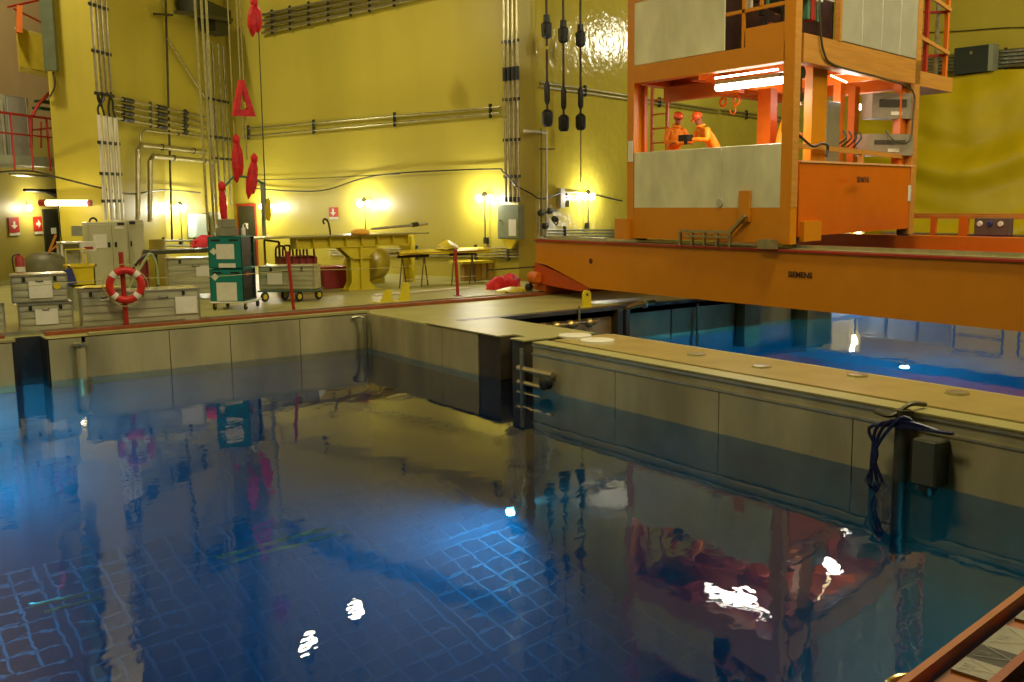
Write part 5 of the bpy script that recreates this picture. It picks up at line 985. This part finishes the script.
# ================================================================ RIGHT WALL: TARPAULIN, BOX, TRAYS
def tarp():
    a = Vector((37.961, 27.386, 7.427)); b = a+azv(173.3)*17; zt_ = 7.25; zb_ = -.0; nx, nz = 150, 50; vs = []; nn = nrm(173.3); nn = -nn if nn.x > 0 else nn
    for j in range(nz+1):
        v = j/nz
        for i in range(nx+1):
            u = i/nx; s = u*17
            h_ = (1-v)*7.2; r1 = math.hypot((s-4.2)*.8, 9.6-h_); r2 = math.atan2(7.9-h_, 15.5-s)
            w1_ = 1/(1+math.exp((s-9.3)*1.1)); g1_ = .2*math.sin(r1*2.3+.4*math.sin(s))+.09*math.sin(r1*4.3+1+.8*math.sin(s*.9))
            g2_ = .34*math.sin(r2*17+.5*math.sin(h_))+.07*math.sin(r2*37+s*.4)
            off = (g1_*w1_+g2_*(1-w1_))*min(1, v*3+.15)+.04*math.sin(s*4)*(1-v)
            z = zt_+(zb_-zt_)*v-.10*abs(math.sin(s*1.05))*(1-v)
            p = a.lerp(b, u)+nn*(off+.25); vs.append((p.x, p.y, z))
    n = nx+1; o = len(vs); top = [(j*n+i, j*n+i+1, (j+1)*n+i+1, (j+1)*n+i) for j in range(nz) for i in range(nx)]
    return MB().add(vs+[tuple(Vector(p)-nn*.03) for p in vs], top+[tuple(k+o for k in q) for q in top])
tag(link('tarpaulin', tarp(), tarpM, None, True), 'huge yellow tarpaulin hanging in folds on the right wall', 'tarpaulin')
bq = Vector((38.29, 22.44, 7.215))
t = thing('cable_box', 'dark green grey box with pale side on the right wall above the tarpaulin', 'box', bq); bh = 0.999
link('box', MB().obox(bq, 1.35, .5, bh, 173.3), M('box_dark_green', '#262c22', .55), t); link('side_plate', MB().obox(bq+azv(173.3)*.75, .18, .52, bh, 173.3), greyP, t); link('knob', MB().obox(bq+nrm(173.3)*(-.27 if nrm(173.3).x > 0 else .27)+Vector((0, 0, bh*.7)), .1, .05, .1, 173.3), pipeM, t)
hrow('tray of pale pipes on the right wall above the tarpaulin', ((38.387, 24.614, 8.052), (38.39, 24.588, 7.49)), ((38.99, 19.476, 7.922), (38.994, 19.442, 7.338)), 5, .07, pipeM, (.12, .28, .62, .8))
# things on the far deck seen in the water's reflection
t = thing('yellow_locker', 'yellow locker on the far deck, seen as a reflection in the blue basin', 'locker', (31.6, 24, 0)); link('body', MB().bbox(31.7, 32.2, 22.8, 23.8, 0, 1.7, .02), M('locker_cream_yellow', '#d8c470', .5), t); link('door_leaf', MB().bbox(31.66, 31.7, 22.9, 23.7, .1, 1.6, .01), M('locker_cream_yellow', '#d8c470', .5), t)
t = thing('deck_lamp', 'small lit lamp on a stand beside the yellow far locker, mirrored in the basin', 'lamp', (31.2, 22.35, 0))
link('stand', MB().tube([(31.2, 22.35, 0), (31.2, 22.35, 1.05)], .03, 8), darkG, t); link('bulb', MB().lathe((31.2, 22.35, 1.05), [(0, .04), (.06, .1), (.14, .1), (.2, .04)], 12), bulb, t, True); link('base', MB().lathe((31.2, 22.35, 0), [(0, .16), (.03, .16)], 12), darkG, t)
lamp('POINT', (31.0, 22.3, 1.4), 110, (.9, .95, 1), .08)
t = thing('far_railing', 'dark round cornered railing on the far deck, mirrored in the basin', 'railing', (31.4, 15, 0))
for k in range(5):
    y = 18.6-k*2.2; link('hoop', MB().tube(curve_pts([(31.4, y, 0), (31.4, y, .95), (31.4, y-.12, 1.1), (31.4, y-1.5, 1.1), (31.4, y-1.65, .95), (31.4, y-1.65, 0)], 4), .04, 6), M('railing_blue_grey', '#3c4c6c', .5), t); link('mid_bar', MB().tube([(31.4, y, .55), (31.4, y-1.65, .55)], .03, 6), M('railing_blue_grey', '#3c4c6c', .5), t)
t = thing('reflection_panels', 'added grey panels on the far deck, there only for their reflection in the basin', 'panels', (31.8, 20, 0))
for k in range(3): link('panel', MB().bbox(31.7, 31.95, 19.0+k*1.25, 20.1+k*1.25, 0, 1.0, .02), M('grey_far_panel', '#8c8c80', .5), t)  # panels added only to tone the reflection in the basin

# ================================================================ CAMERA-SIDE BRIDGE EDGE
ap = thing('near_bridge_edge', 'orange channel beam of the near bridge at the lower right corner', 'beam', (3, 1.4, 1.2))
a, b = Vector((2.26, 1.43, 1.2)), Vector((3.36, 1.6, 1.2)); dv_ = (b-a).normalized(); a = a-dv_*2; b = b+dv_*2; nn = Vector((dv_.y, -dv_.x, 0))
LL = (b-a).length
link('outer_lip', MB().prism([a, b, b+nn*.022, a+nn*.022], (0, 0, .05)).prism([a, b, b+nn*.02, a+nn*.02], (0, 0, -.35)), M('orange_near', '#b8680c', .45, 0, .15, 6), ap)
link('channel_floor', MB().prism([a+nn*.035, b+nn*.035, b+nn*.17, a+nn*.17], (0, 0, .01)), M('orange_near', '#b8680c'), ap)
link('inner_lip', MB().prism([a+nn*.165, b+nn*.165, b+nn*.19, a+nn*.19], (0, 0, .05)), M('orange_deep', '#a8500c', .4), ap)
def bp_(px): return Vector(px)
def plate(p0, p1, m, lab=None):
    s0 = (Vector(p0)-a).dot(dv_); s1 = (Vector(p1)-a).dot(dv_); q0 = a+dv_*s0; q1 = a+dv_*s1
    o = link('plate', MB().prism([q0+nn*.045, q1+nn*.045, q1+nn*.158, q0+nn*.158], (0, 0, .02)), m, ap); z = Vector((0, 0, .031)); w = s1-s0; mk = MB()
    if w > .05:
        for (u0, v0, u1, v1) in ((.15, .055, .5, .15), (.5, .15, .9, .06), (.35, .06, .45, .09), (.5, .06, .55, .09)): mk.bar(q0+dv_*w*u0+nn*v0+z-Vector((0,0,.008)), q0+dv_*w*u1+nn*v1+z-Vector((0,0,.008)), .0015, .001)
        link('scratched_mark', mk, white, o)
    return o
gp = M('etched_grey_plate', '#98947c', .5, .2, .15, 14)
s0 = (2.45, 1.44, 1.2); s1 = (2.55, 1.45, 1.2); s2 = (2.66, 1.47, 1.2); s3 = (2.84, 1.5, 1.2); s4 = (2.91, 1.52, 1.2); s5 = (3.14, 1.55, 1.2)
plate(s0, s1, gp); plate(s1, s2, M('dark_plate', '#34301c', .5, .2)); plate(s2, s3, gp); plate(s4, s5, gp)
tag(link('black_hose', MB().tube([a+nn*.27+Vector((0, 0, .02)), b+nn*.27+Vector((0, 0, .02))], .05, 10), black), 'thick black hose lying inside the near orange beam', 'hose')
ap2 = link('walkway', MB().prism([a+nn*.19, b+nn*.19, b+nn*1.2, a+nn*1.2], (0, 0, -.04)), darkG, ap)
tag(link('hook_ring', MB().torus(Vector((2.51, 1.57, 1.1))+Vector((0, 0, 0)), .06, .012, (0, .3, 1), 20, 8, 0, 4.5), M('brass_ring', '#c8b070', .25, .8), None, True), 'brass coloured bent hook beside the near beam', 'hook')
# lamps hung high between frame and ceiling (mirrored as two bright spots in the water)
for k, p in enumerate([(13.56, 27.91, 9.0), (11.26, 26.47, 9.0)]):
    t = thing('high_bay_lamp', ['hanging bay lamp mirrored as the right bright spot low in the water', 'hanging bay lamp mirrored as the left bright spot low in the water'][k], 'lamp', p)
    P_ = Vector(p); link('shade', MB().lathe(P_, [(0, .32), (.1, .28), (.3, .1), (.5, .06)], 18), darkG, t, True); link('lamp_glass', MB().lathe(P_-Vector((0, 0, .04)), [(0, .2), (.03, .26)], 18), M('bay_lamp_glass', '#ffffff', .5, emit='#fff0d0', es=60), t); link('cord', MB().tube([P_+Vector((0, 0, .5)), (P_.x, P_.y, H-1)], .012, 5), black, t)
    lamp('POINT', P_-Vector((0, 0, .2)), 70, (1, .88, .55), .2)
